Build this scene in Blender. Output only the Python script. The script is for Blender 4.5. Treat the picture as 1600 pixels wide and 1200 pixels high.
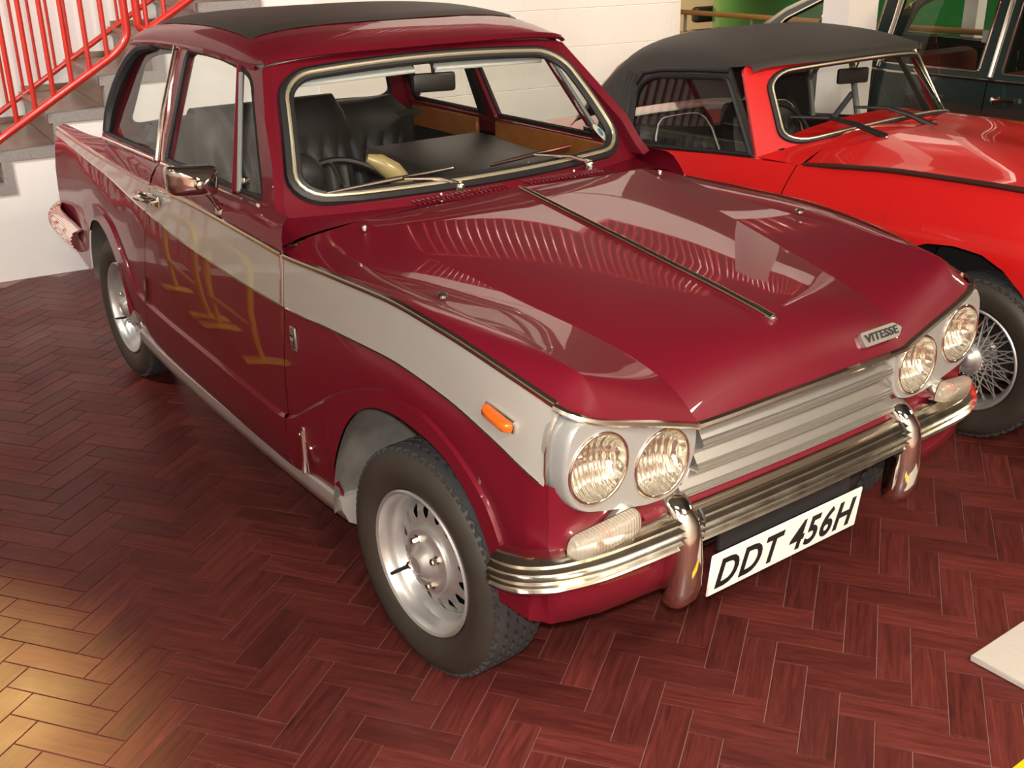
import bpy, bmesh, math, random
import numpy as np
from mathutils import Matrix, Vector
from mathutils.geometry import tessellate_polygon

for o in list(bpy.data.objects):
    bpy.data.objects.remove(o)
random.seed(4)
SC = bpy.context.scene
COL = SC.collection
PI = math.pi

# ------------------------------------------------------------------ camera
cam_d = bpy.data.cameras.new('camera')
cam = bpy.data.objects.new('camera', cam_d)
COL.objects.link(cam)
YAW, PITCH, ROLL, FPX = 2.50896455, -0.3972154, -0.01665403, 1706.527
cf = np.array([math.cos(PITCH)*math.cos(YAW), math.cos(PITCH)*math.sin(YAW), math.sin(PITCH)])
cr = np.cross(cf, [0, 0, 1]); cr /= np.linalg.norm(cr)
cu = np.cross(cr, cf)
cr, cu = math.cos(ROLL)*cr + math.sin(ROLL)*cu, -math.sin(ROLL)*cr + math.cos(ROLL)*cu
CP = np.array([1.85927693, -1.76957799, 1.60623159])
M4 = Matrix([[cr[i], cu[i], -cf[i], CP[i]] for i in range(3)] + [[0, 0, 0, 1]])
cam.matrix_world = M4
cam_d.sensor_fit = 'HORIZONTAL'
cam_d.sensor_width = 36.0
cam_d.lens = FPX/1600*36
cam_d.clip_start = 0.05
SC.camera = cam
RC = np.array([cr, cu, cf])


def project(P):
    q = (np.asarray(P, float) - CP) @ RC.T
    return np.stack([800+FPX*q[:, 0]/q[:, 2], 600-FPX*q[:, 1]/q[:, 2], q[:, 2]], 1)


# ------------------------------------------------------------------ world, exposure, lamps, fill lights
SC.view_settings.view_transform = 'Standard'
SC.view_settings.look = 'None'
SC.view_settings.gamma = 1.0
SC.view_settings.use_curve_mapping = False
SC.view_settings.exposure = 0.0
w = bpy.data.worlds.new('world'); SC.world = w
w.use_nodes = True
w.node_tree.nodes['Background'].inputs[0].default_value = (1.0, 0.95, 0.88, 1)
w.node_tree.nodes['Background'].inputs[1].default_value = 0.12
SC.cycles.use_denoising = True
SC.cycles.max_bounces = 10
SC.cycles.transparent_max_bounces = 24
SC.cycles.sample_clamp_indirect = 6.0


def area(name, loc, target, sx, sy, power, color, spread=None):
    d = bpy.data.lights.new(name, 'AREA')
    d.shape = 'RECTANGLE'; d.size = sx; d.size_y = sy; d.energy = power; d.color = color
    if spread: d.spread = spread
    o = bpy.data.objects.new(name, d); COL.objects.link(o)
    o.location = loc
    o.rotation_euler = (Vector(target)-Vector(loc)).to_track_quat('-Z', 'Y').to_euler()
    return o


def spot(name, loc, target, power, color, angle, radius, blend=0.5):
    d = bpy.data.lights.new(name, 'SPOT')
    d.energy = power; d.color = color; d.spot_size = math.radians(angle); d.spot_blend = blend
    d.shadow_soft_size = radius
    o = bpy.data.objects.new(name, d); COL.objects.link(o)
    o.location = loc
    o.rotation_euler = (Vector(target)-Vector(loc)).to_track_quat('-Z', 'Y').to_euler()
    return o


WARM = (1.0, 0.82, 0.60)
area('lamp_flash', (1.90, -1.80, 1.70), (0.2, -0.1, 0.6), 0.05, 0.03, 60, (1.0, 0.97, 0.93))
area('hall_fill', (3.9, -2.4, 4.4), (1.4, -1.0, 0), 1.4, 0.5, 120, (1.0, 0.88, 0.72))  # fill standing in for unseen overhead hall lighting
area('hall_fill', (4.0, 2.0, 4.4), (.6, 2.4, .4), 1.4, 0.5, 165, (1.0, 0.88, 0.72))  # unseen fill added for the red sports car
area('hall_fill', (3.0, -.6, 4.6), (4.5, -.8, 1.4), 1.6, 0.4, 210, (1.0, 0.82, 0.58), math.radians(120))  # unseen fill added so the front wall brightens the chrome
area('hall_fill', (1.5, -4.6, 4.6), (3.6, -5.4, 1.2), 1.4, 0.5, 90, (1.0, 0.90, 0.76))  # unseen fill added to light the walls mirrored in the chrome
area('hall_fill', (-1.9, -3.4, 3.6), (-3.9, 0.1, 1.2), 1.0, 0.5, 40, (1.0, 0.97, 0.94), math.radians(80))  # narrow unseen fill added for the white stair wall
area('hall_fill', (-.6, -2.6, 4.8), (-3.8, 2.8, 1.4), 1.0, 0.5, 25, (1.0, 0.93, 0.84), math.radians(80))  # unseen fill added for the block wall
area('gallery_fill', (-1.3, 2.2, 5.0), (-3.7, 2.8, 3.5), 1.6, 0.3, 60, (1.0, 0.90, 0.78), math.radians(90))  # unseen fill added so the gallery rails show in the bonnet
area('gallery_fill', (-1.0, 5.4, 5.0), (-3.4, 5.4, 3.6), 1.6, 0.3, 60, (1.0, 0.90, 0.78), math.radians(90))  # second added fill, for the far end of the gallery rails
area('hall_fill', (1.9, 5.6, 2.8), (-2.2, 4.8, .6), 1.0, 0.4, 70, (1.0, 0.82, 0.56))  # unseen fill added over the dark saloon and green van
area('hall_fill', (-5.6, 4.6, 2.35), (-6.9, 5.6, 0.6), 0.6, 0.3, 60, (1.0, 0.78, 0.46), math.radians(100))  # unseen fill warming the cream part of the far wall
spot('lamp_spot', (-3.45, -1.35, 2.35), (-0.30, -1.80, 0.0), 560, (1.0, 0.62, 0.20), 20, 0.08, 0.8)

# ------------------------------------------------------------------ helpers


def pchip(xs, ys):
    xs = np.asarray(xs, float); ys = np.asarray(ys, float)
    h = np.diff(xs); d = np.diff(ys)/h
    m = np.zeros(len(xs))
    m[0] = d[0]; m[-1] = d[-1]
    for i in range(1, len(xs)-1):
        if d[i-1]*d[i] > 0:
            w1 = 2*h[i]+h[i-1]; w2 = h[i]+2*h[i-1]
            m[i] = (w1+w2)/(w1/d[i-1]+w2/d[i])

    def f(x):
        x = np.clip(np.asarray(x, float), xs[0], xs[-1])
        i = np.clip(np.searchsorted(xs, x)-1, 0, len(xs)-2)
        t = (x-xs[i])/h[i]
        return ((1+2*t)*(1-t)**2*ys[i]+t*(1-t)**2*h[i]*m[i]+t*t*(3-2*t)*ys[i+1]+t*t*(t-1)*h[i]*m[i+1])
    return f


def curve3(pts, n):
    """smooth curve through 3D knots, n samples, knots at equal parameter"""
    pts = np.asarray(pts, float)
    k = np.arange(len(pts))
    t = np.linspace(0, len(pts)-1, n)
    return np.stack([pchip(k, pts[:, j])(t) for j in range(pts.shape[1])], 1)


def setp(o, label=None, cat=None, group=None, kind=None):
    if label: o['label'] = label
    if cat: o['category'] = cat
    if group: o['group'] = group
    if kind: o['kind'] = kind
    return o


def empty(name, loc=(0, 0, 0), label=None, cat=None, group=None, rz=0):
    o = bpy.data.objects.new(name, None); COL.objects.link(o)
    o.location = loc; o.rotation_euler = (0, 0, rz); o.empty_display_size = 0.1
    return setp(o, label, cat, group)


def mesh(name, V, F, mat, parent=None, smooth=True, sharp=38, kind=None, weld=True, recalc=False):
    me = bpy.data.meshes.new(name)
    me.from_pydata([tuple(map(float, v)) for v in V], [], [tuple(int(i) for i in f) for f in F])
    if weld or recalc:
        bm = bmesh.new(); bm.from_mesh(me)
        if weld: bmesh.ops.remove_doubles(bm, verts=bm.verts, dist=1e-5)
        if recalc: bmesh.ops.recalc_face_normals(bm, faces=bm.faces)
        bm.to_mesh(me); bm.free()
    if smooth:
        me.shade_smooth()
        me.set_sharp_from_angle(angle=math.radians(sharp))
    me.materials.append(mat)
    o = bpy.data.objects.new(name, me); COL.objects.link(o)
    if parent is not None: o.parent = parent
    if kind: o['kind'] = kind
    return o


class G:
    """collects verts/faces"""
    def __init__(s): s.V = []; s.F = []

    def add(s, V, F):
        n = len(s.V); s.V += [tuple(v) for v in V]; s.F += [tuple(i+n for i in f) for f in F]
        return s

    def mir(s, yc=0.0):
        n = len(s.V)
        s.V += [(v[0], 2*yc-v[1], v[2]) for v in s.V[:n]]
        s.F += [tuple(i+n for i in reversed(f)) for f in s.F[:]]
        return s

    def obj(s, name, mat, parent=None, **k):
        return mesh(name, s.V, s.F, mat, parent, **k)


def grid(rows, closed_u=False, closed_v=False, flip=False):
    R = len(rows); Cn = len(rows[0])
    V = [p for r in rows for p in r]; F = []
    for i in range(R if closed_v else R-1):
        for j in range(Cn if closed_u else Cn-1):
            a = i*Cn+j; b = i*Cn+(j+1) % Cn; c2 = ((i+1) % R)*Cn+(j+1) % Cn; d = ((i+1) % R)*Cn+j
            F.append((a, d, c2, b) if flip else (a, b, c2, d))
    return V, F


def box(c, s, rot=None):
    V = []
    for dx in (-.5, .5):
        for dy in (-.5, .5):
            for dz in (-.5, .5):
                v = Vector((dx*s[0], dy*s[1], dz*s[2]))
                if rot is not None: v = rot @ v
                V.append((c[0]+v[0], c[1]+v[1], c[2]+v[2]))
    F = [(0, 1, 3, 2), (4, 6, 7, 5), (0, 4, 5, 1), (2, 3, 7, 6), (0, 2, 6, 4), (1, 5, 7, 3)]
    return V, F


def rbox(c, s, r=0.01, seg=2, rot=None):
    bm = bmesh.new()
    bmesh.ops.create_cube(bm, size=1)
    for v in bm.verts: v.co = Vector((v.co.x*s[0], v.co.y*s[1], v.co.z*s[2]))
    bmesh.ops.bevel(bm, geom=list(bm.edges), offset=min(r, min(s)*.49), segments=seg, affect='EDGES', profile=.5)
    V = []
    for v in bm.verts:
        q = rot @ v.co if rot is not None else v.co
        V.append((q.x+c[0], q.y+c[1], q.z+c[2]))
    bm.verts.index_update()
    F = [tuple(v.index for v in f.verts) for f in bm.faces]
    bm.free()
    return V, F


def frames(path, closed=False):
    P = [Vector(p) for p in path]; n = len(P); T = []
    for i in range(n):
        a = P[(i-1) % n] if (closed or i > 0) else P[i]
        b = P[(i+1) % n] if (closed or i < n-1) else P[i]
        t = (b-a)
        T.append(t.normalized() if t.length > 1e-9 else Vector((1, 0, 0)))
    up = Vector((0, 0, 1))
    if abs(T[0].dot(up)) > .95: up = Vector((1, 0, 0))
    N = [(up-T[0]*up.dot(T[0])).normalized()]
    for i in range(1, n):
        v = N[-1]-T[i]*N[-1].dot(T[i])
        N.append(v.normalized() if v.length > 1e-9 else N[-1])
    B = [T[i].cross(N[i]) for i in range(n)]
    return P, T, N, B


def tube(path, r, seg=8, closed=False, caps=True):
    P, T, N, B = frames(path, closed)
    n = len(P)
    rs = r if hasattr(r, '__len__') else [r]*n
    rows = []
    for i in range(n):
        rows.append([tuple(P[i]+(N[i]*math.cos(2*PI*j/seg)+B[i]*math.sin(2*PI*j/seg))*rs[i]) for j in range(seg)])
    V, F = grid(rows, closed_u=True, closed_v=closed)
    if caps and not closed:
        F.append(tuple(range(seg))[::-1]); F.append(tuple(range((n-1)*seg, n*seg)))
    return V, F


def sweep(path, prof, nfun=None, closed=False, caps=True):
    """prof: list of (a,b); a along N(side), b along up; nfun gives (side,up) per index"""
    n = len(path); rows = []
    P, T, N, B = frames(path, closed)
    for i in range(n):
        if nfun: S, U = nfun(i, P[i], T[i])
        else: S, U = B[i], N[i]
        rows.append([tuple(P[i]+S*a+U*b) for a, b in prof])
    V, F = grid(rows, closed_u=True, closed_v=closed)
    k = len(prof)
    if caps and not closed:
        F.append(tuple(range(k))[::-1]); F.append(tuple(range((n-1)*k, n*k)))
    return V, F


def lathe(prof, seg, axis='y', c=(0, 0, 0), mat=None):
    """prof (r, h) revolved about axis through c"""
    rows = []
    for r, h in prof:
        row = []
        for j in range(seg):
            a = 2*PI*j/seg
            if axis == 'y': row.append((c[0]+r*math.cos(a), c[1]+h, c[2]+r*math.sin(a)))
            elif axis == 'x': row.append((c[0]+h, c[1]+r*math.cos(a), c[2]+r*math.sin(a)))
            else: row.append((c[0]+r*math.cos(a), c[1]+r*math.sin(a), c[2]+h))
        rows.append(row)
    return grid(rows, closed_u=True)


def plate(outline, holes, fmap, th=0.0, nmap=None):
    """2D outline with holes -> triangulated sheet mapped to 3D; th gives thickness along nmap"""
    loops = [[Vector((p[0], p[1], 0)) for p in L] for L in [outline]+list(holes)]
    flat = [p for L in loops for p in L]
    tri = tessellate_polygon(loops)
    V = [fmap(p[0], p[1]) for p in flat]
    F = []
    for t in tri:
        a, b, c2 = (flat[i] for i in t)
        if (b-a).cross(c2-a).z < 0: t = (t[0], t[2], t[1])
        F.append(tuple(t))
    if th:
        n = len(V)
        nv = nmap if nmap is not None else (0, 0, 1)
        V2 = [(v[0]-nv[0]*th, v[1]-nv[1]*th, v[2]-nv[2]*th) for v in V]
        F2 = [tuple(i+n for i in reversed(f)) for f in F]
        S = []
        k = 0
        for L in loops:
            m = len(L)
            for i in range(m):
                a = k+i; b = k+(i+1) % m
                S.append((a, a+n, b+n, b))
            k += m
        V = V+V2; F = F+F2+S
    return V, F


def rpoly(pts, r, seg=5):
    """round the corners of a 2D/3D polygon; r scalar or list"""
    n = len(pts); out = []
    P = [np.asarray(p, float) for p in pts]
    for i in range(n):
        a, b, c2 = P[i-1], P[i], P[(i+1) % n]
        ri = r[i] if hasattr(r, '__len__') else r
        if ri <= 0: out.append(b); continue
        la = np.linalg.norm(a-b); lc = np.linalg.norm(c2-b)
        d = min(ri, la*.48, lc*.48)
        p0 = b+(a-b)/la*d; p1 = b+(c2-b)/lc*d
        for k in range(seg+1):
            t = k/seg
            out.append((1-t)**2*p0+2*t*(1-t)*b+t*t*p1)
    return [tuple(p) for p in out]


def resample(pts, n, closed=True):
    P = [np.asarray(p, float) for p in pts]
    if closed: P = P+[P[0]]
    d = [0]
    for a, b in zip(P[:-1], P[1:]): d.append(d[-1]+np.linalg.norm(b-a))
    P = np.array(P); t = np.linspace(0, d[-1], n+1 if closed else n)
    if closed: t = t[:-1]
    return [tuple(np.interp(x, d, P[:, j]) for j in range(P.shape[1])) for x in t]


# ------------------------------------------------------------------ materials


def nmat(name):
    m = bpy.data.materials.new(name); m.use_nodes = True
    nt = m.node_tree
    return m, nt, nt.nodes['Principled BSDF']


def N(nt, t, **k):
    n = nt.nodes.new(t)
    for a, b in k.items():
        if a in n.inputs.keys() if hasattr(n.inputs, 'keys') else False: n.inputs[a].default_value = b
        else: setattr(n, a, b)
    return n


def pm(name, col, rough=.5, metal=0.0, coat=0.0, coat_r=.03, noise=0.0, scale=20, bump=0.0, bscale=200, spec=.5, rvar=0.0, emit=None):
    m, nt, b = nmat(name)
    b.inputs['Base Color'].default_value = (*col, 1)
    b.inputs['Roughness'].default_value = rough
    b.inputs['Metallic'].default_value = metal
    b.inputs['Specular IOR Level'].default_value = spec
    b.inputs['Coat Weight'].default_value = coat
    b.inputs['Coat Roughness'].default_value = coat_r
    tc = N(nt, 'ShaderNodeTexCoord')
    if noise:
        nz = N(nt, 'ShaderNodeTexNoise'); nz.inputs['Scale'].default_value = scale; nz.inputs['Detail'].default_value = 6
        nt.links.new(tc.outputs['Object'], nz.inputs['Vector'])
        mx = N(nt, 'ShaderNodeMix', data_type='RGBA')
        mx.inputs[6].default_value = (*[max(0, c*(1-noise)) for c in col], 1)
        mx.inputs[7].default_value = (*[min(1, c*(1+noise)) for c in col], 1)
        nt.links.new(nz.outputs['Fac'], mx.inputs[0]); nt.links.new(mx.outputs[2], b.inputs['Base Color'])
        if rvar:
            mr = N(nt, 'ShaderNodeMapRange'); mr.inputs[3].default_value = max(0, rough-rvar); mr.inputs[4].default_value = rough+rvar
            nt.links.new(nz.outputs['Fac'], mr.inputs[0]); nt.links.new(mr.outputs[0], b.inputs['Roughness'])
    if bump:
        n2 = N(nt, 'ShaderNodeTexNoise'); n2.inputs['Scale'].default_value = bscale; n2.inputs['Detail'].default_value = 3
        nt.links.new(tc.outputs['Object'], n2.inputs['Vector'])
        bp = N(nt, 'ShaderNodeBump'); bp.inputs['Strength'].default_value = bump; bp.inputs['Distance'].default_value = .002
        nt.links.new(n2.outputs['Fac'], bp.inputs['Height']); nt.links.new(bp.outputs['Normal'], b.inputs['Normal'])
    if emit:
        b.inputs['Emission Color'].default_value = (*emit[:3], 1); b.inputs['Emission Strength'].default_value = emit[3]
    return m


def glassmat(name, tint=(.93, .95, .93), gl=.9, rough=0.01, ior=1.5):
    m = bpy.data.materials.new(name); m.use_nodes = True
    nt = m.node_tree; nt.nodes.clear()
    out = N(nt, 'ShaderNodeOutputMaterial'); mix = N(nt, 'ShaderNodeMixShader')
    tr = N(nt, 'ShaderNodeBsdfTransparent'); tr.inputs[0].default_value = (*tint, 1)
    gs = N(nt, 'ShaderNodeBsdfGlossy'); gs.inputs[0].default_value = (gl, gl, gl, 1); gs.inputs['Roughness'].default_value = rough
    fr = N(nt, 'ShaderNodeFresnel')
    ge = N(nt, 'ShaderNodeNewGeometry'); mi = N(nt, 'ShaderNodeMapRange')
    mi.inputs[3].default_value = ior; mi.inputs[4].default_value = 1/ior      # same reflectance from both faces of the pane
    nt.links.new(ge.outputs['Backfacing'], mi.inputs[0]); nt.links.new(mi.outputs[0], fr.inputs[0])
    nt.links.new(fr.outputs[0], mix.inputs[0]); nt.links.new(tr.outputs[0], mix.inputs[1]); nt.links.new(gs.outputs[0], mix.inputs[2])
    nt.links.new(mix.outputs[0], out.inputs[0])
    return m


def lensmat(name, tint, sc=60, strength=.6):
    """ribbed lamp glass"""
    m = glassmat(name, tint, .95, .03, 1.9)
    nt = m.node_tree
    gs = [n for n in nt.nodes if n.type == 'BSDF_GLOSSY'][0]
    tc = N(nt, 'ShaderNodeTexCoord'); wv = N(nt, 'ShaderNodeTexWave'); wv.inputs['Scale'].default_value = sc
    wv.bands_direction = 'Y'; wv.inputs['Distortion'].default_value = .4
    nt.links.new(tc.outputs['Object'], wv.inputs['Vector'])
    bp = N(nt, 'ShaderNodeBump'); bp.inputs['Strength'].default_value = strength; bp.inputs['Distance'].default_value = .01
    nt.links.new(wv.outputs['Fac'], bp.inputs['Height']); nt.links.new(bp.outputs['Normal'], gs.inputs['Normal'])
    return m


MAROON = pm('maroon_paint', (.135, .0042, .0135), .42, 0, .65, .02, noise=.05, scale=3, spec=.2)
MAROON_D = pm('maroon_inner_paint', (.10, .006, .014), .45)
SILVER = pm('silver_paint', (.50, .475, .43), .34, .35, .7, .03, noise=.03, scale=9)
SILVER_B = pm('bezel_silver', (.37, .37, .355), .36, .3, .4, .05)
ALU = pm('grille_aluminium', (.50, .485, .455), .30, .85, bump=.08, bscale=120)
CHROME = pm('chrome', (.80, .77, .72), .07, 1.0)
CHROME_W = pm('worn_chrome', (.78, .73, .63), .16, 1.0, noise=.08, scale=30, rvar=.05)
BRASSY = pm('cream_trim', (.72, .66, .47), .25, .7)
RUBBER = pm('black_rubber', (.012, .012, .013), .5)
BLACK = pm('black_plastic', (.010, .010, .010), .45)
DARK = pm('underside_black', (.012, .011, .011), .85)
DRUM = pm('drum_black', (.006, .006, .006), 1.0, spec=0.0)
TYRE = pm('tyre_rubber', (.034, .033, .033), .78, noise=.3, scale=25, bump=.25, bscale=180)
SIDEW = pm('sidewall_rubber', (.038, .031, .024), .55, noise=.3, scale=14, bump=.1, bscale=90)
RIM = pm('wheel_silver', (.60, .59, .57), .33, .75, noise=.08, scale=18, rvar=.08)
WELL = pm('wheel_well_dirt', (.16, .145, .125), .85, noise=.5, scale=16, bump=.6, bscale=60)
VINYL = pm('black_vinyl', (.030, .027, .022), .55, noise=.12, scale=40, bump=.4, bscale=420)
LEATHER = pm('black_leather', (.026, .0245, .023), .45, bump=.25, bscale=240, spec=.4)
PIPING = pm('white_piping', (.68, .65, .58), .5)
WOOD_T = pm('walnut_trim', (.36, .12, .03), .3, 0, .5, noise=.35, scale=12)
LINER = pm('headlining', (.50, .48, .43), .8)
VISOR = pm('sun_visor_vinyl', (.70, .72, .70), .6)
GLASS = glassmat('window_glass')
AMBERLENS = pm('amber_lens', (.66, .115, .008), .15, 0, .8, .03, emit=None)
LENS = lensmat('headlamp_glass', (.97, .96, .92), 55, 1.0)
REFL_F = pm('fluted_reflector', (.95, .93, .87), .22, 1.0)
_nt = REFL_F.node_tree
_tc = N(_nt, 'ShaderNodeTexCoord'); _b = None
_wv = N(_nt, 'ShaderNodeTexWave'); _wv.inputs['Scale'].default_value = 26; _wv.bands_direction = 'Y'; _wv.inputs['Distortion'].default_value = 1.2; _wv.inputs['Detail Scale'].default_value = 2
_w2 = N(_nt, 'ShaderNodeTexWave'); _w2.inputs['Scale'].default_value = 9; _w2.bands_direction = 'Z'; _w2.inputs['Distortion'].default_value = 2.0
_ad = N(_nt, 'ShaderNodeMath', operation='ADD')
_nt.links.new(_tc.outputs['Object'], _wv.inputs['Vector']); _nt.links.new(_tc.outputs['Object'], _w2.inputs['Vector'])
_nt.links.new(_wv.outputs['Fac'], _ad.inputs[0]); _nt.links.new(_w2.outputs['Fac'], _ad.inputs[1])
_bp = N(_nt, 'ShaderNodeBump'); _bp.inputs['Strength'].default_value = .8; _bp.inputs['Distance'].default_value = .004
_nt.links.new(_ad.outputs[0], _bp.inputs['Height']); _nt.links.new(_bp.outputs['Normal'], _nt.nodes['Principled BSDF'].inputs['Normal'])
LENS_S = pm('side_lamp_glass', (.50, .46, .38), .12, 0, .8, .03)
_nt = LENS_S.node_tree; _nt.nodes['Principled BSDF'].inputs['Alpha'].default_value = .5
_tc = N(_nt, 'ShaderNodeTexCoord'); _wv = N(_nt, 'ShaderNodeTexWave'); _wv.inputs['Scale'].default_value = 45; _wv.bands_direction = 'Y'
_bp = N(_nt, 'ShaderNodeBump'); _bp.inputs['Strength'].default_value = .5; _bp.inputs['Distance'].default_value = .004
_nt.links.new(_tc.outputs['Object'], _wv.inputs['Vector']); _nt.links.new(_wv.outputs['Fac'], _bp.inputs['Height']); _nt.links.new(_bp.outputs['Normal'], _nt.nodes['Principled BSDF'].inputs['Normal'])
REFL = pm('reflector', (.95, .93, .87), .30, 1.0)
PLATE = pm('plate_white', (.90, .90, .87), .4, 0, .3)
INK = pm('plate_black', (.008, .008, .010), .4)
WHITEP = pm('white_wall_paint', (.80, .77, .74), .75, noise=.03, scale=4, bump=.12, bscale=60)
BLOCKP = pm('block_wall_paint', (.78, .72, .66), .7, noise=.03, scale=3, bump=.2, bscale=90)
CREAM = pm('warm_wall_paint', (.80, .66, .40), .8)
GRANITE = pm('granite', (.27, .245, .235), .45, noise=.55, scale=160)
STONE = pm('brown_marble', (.22, .155, .11), .30, noise=.5, scale=9)
RED_R = pm('red_gloss_paint', (.50, .022, .014), .3, 0, .5, .05, bump=.15, bscale=60)
SRED = pm('bright_red_paint', (.66, .012, .012), .3, 0, .9, .02)
GREEN_D = pm('dark_green_paint', (.010, .022, .020), .25, 0, .9, .02)
GREEN = pm('bright_green_paint', (.012, .16, .035), .35, 0, .6, .03)
GOLD = pm('gold_paint', (.40, .25, .06), .3, .5, .7, .03)
RAILW = pm('oak_rail', (.42, .20, .055), .4, noise=.2, scale=14)
STEEL = pm('grey_steel', (.40, .38, .33), .4, .7)
REDLEATHER = pm('red_leather', (.16, .035, .018), .5)
BOARD = pm('grey_board', (.50, .47, .43), .55, noise=.06, scale=50)
YELLOW = pm('yellow_paint', (.75, .50, .012), .4)
GREY_F = pm('grey_metal', (.30, .31, .31), .5, .4)
HOOD = pm('soft_top_vinyl', (.034, .030, .026), .6, noise=.15, scale=30, bump=.3, bscale=260)
CLEARP = glassmat('soft_top_rear_pane', (.80, .72, .50), .7, .06)
CEIL = pm('ceiling_paint', (.10, .095, .09), .9)
UPPER_SHADE = pm('upper_hall_shade', (.16, .14, .13), .9)  # dark tone stands in for the unlit upper hall and gallery underside


def tilemat():
    m, nt, b = nmat('red_brown_tile')
    uv = N(nt, 'ShaderNodeUVMap')
    oi = N(nt, 'ShaderNodeObjectInfo'); ge = N(nt, 'ShaderNodeNewGeometry')
    ad = N(nt, 'ShaderNodeMath', operation='ADD'); nt.links.new(oi.outputs['Random'], ad.inputs[0]); nt.links.new(ge.outputs['Random Per Island'], ad.inputs[1])
    fr = N(nt, 'ShaderNodeMath', operation='FRACT'); nt.links.new(ad.outputs[0], fr.inputs[0])
    ml = N(nt, 'ShaderNodeMath', operation='MULTIPLY'); ml.inputs[1].default_value = 37.0; nt.links.new(fr.outputs[0], ml.inputs[0])
    cx = N(nt, 'ShaderNodeCombineXYZ'); nt.links.new(ml.outputs[0], cx.inputs[2])
    va = N(nt, 'ShaderNodeVectorMath', operation='ADD'); nt.links.new(uv.outputs[0], va.inputs[0]); nt.links.new(cx.outputs[0], va.inputs[1])
    mp = N(nt, 'ShaderNodeMapping'); mp.inputs['Scale'].default_value = (5, 60, 1); nt.links.new(va.outputs[0], mp.inputs[0])
    nz = N(nt, 'ShaderNodeTexNoise'); nz.inputs['Scale'].default_value = 1.2; nz.inputs['Detail'].default_value = 8; nz.inputs['Roughness'].default_value = .65
    nz.inputs['Distortion'].default_value = .8
    nt.links.new(mp.outputs[0], nz.inputs['Vector'])
    rp = N(nt, 'ShaderNodeValToRGB')
    e = rp.color_ramp.elements
    e[0].position = .30; e[0].color = (.052, .0105, .0098, 1)
    e[1].position = .72; e[1].color = (.142, .0300, .0240, 1)
    k = e.new(.52); k.color = (.098, .0195, .0160, 1)
    nt.links.new(nz.outputs['Fac'], rp.inputs[0])
    # tile-to-tile variation
    hs = N(nt, 'ShaderNodeHueSaturation')
    mr = N(nt, 'ShaderNodeMapRange'); mr.inputs[3].default_value = .78; mr.inputs[4].default_value = 1.22
    nt.links.new(fr.outputs[0], mr.inputs[0]); nt.links.new(mr.outputs[0], hs.inputs['Value']); nt.links.new(rp.outputs[0], hs.inputs['Color'])
    nt.links.new(hs.outputs[0], b.inputs['Base Color'])
    # scuffs in the gloss
    tc = N(nt, 'ShaderNodeNewGeometry')
    n2 = N(nt, 'ShaderNodeTexNoise'); n2.inputs['Scale'].default_value = 3.0; n2.inputs['Detail'].default_value = 8
    nt.links.new(tc.outputs['Position'], n2.inputs['Vector'])
    r2 = N(nt, 'ShaderNodeMapRange'); r2.inputs[1].default_value = .3; r2.inputs[2].default_value = .7; r2.inputs[3].default_value = .34; r2.inputs[4].default_value = .50
    b.inputs['Specular IOR Level'].default_value = .24
    nt.links.new(n2.outputs['Fac'], r2.inputs[0]); nt.links.new(r2.outputs[0], b.inputs['Roughness'])
    bp = N(nt, 'ShaderNodeBump'); bp.inputs['Strength'].default_value = .12; bp.inputs['Distance'].default_value = .001
    nt.links.new(nz.outputs['Fac'], bp.inputs['Height']); nt.links.new(bp.outputs['Normal'], b.inputs['Normal'])
    return m


TILE = tilemat()
GROUT = pm('pink_grout', (.26, .135, .12), .8, noise=.25, scale=30)

# ------------------------------------------------------------------ setting
SA = math.radians(84)
SD = np.array([math.cos(SA), math.sin(SA), 0]); SN = np.array([SD[1], -SD[0], 0]); SP = np.array([-3.87, -.6, 0])


def wp(u, z, off=0.0):
    p = SP+SD*u+SN*off
    return (p[0], p[1], z)


def sbox(u0, u1, z0, z1, o0, o1):
    V = [wp(u, z, o) for u in (u0, u1) for z in (z0, z1) for o in (o0, o1)]
    F = [(0, 1, 3, 2), (4, 6, 7, 5), (0, 4, 5, 1), (2, 3, 7, 6), (0, 2, 6, 4), (1, 5, 7, 3)]
    return V, F


floor = mesh('floor', *box((-1.2, 1.6, -.052), (14.6, 15.4, .10)), GROUT, smooth=False, kind='structure')
CEIL_Z = 5.2
o = mesh('ceiling', *box((-1.2, 1.6, CEIL_Z+.05), (14.6, 15.4, .1)), CEIL, smooth=False, kind='structure')
o = mesh('wall_left', *box((-1.2, -6.0, 2.6), (14.6, .1, 5.2)), WHITEP, smooth=False, kind='structure')
o = mesh('wall_right', *box((-1.2, 9.2, 2.6), (14.6, .1, 5.2)), UPPER_SHADE, smooth=False, kind='structure')
o = mesh('wall_front', *box((4.6, 1.6, 2.6), (.1, 15.2, 5.2)), WHITEP, smooth=False, kind='structure')
o = mesh('wall_far_lit', *box((-7.7, 5.6, .8), (.08, 6.6, 1.6)), CREAM, smooth=False, kind='structure')  # cream screen added as the brightly lit lower part of the far wall
o = mesh('wall_far', *box((-8.3, 1.6, 2.6), (.1, 15.2, 5.2)), UPPER_SHADE, smooth=False, kind='structure')


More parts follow.
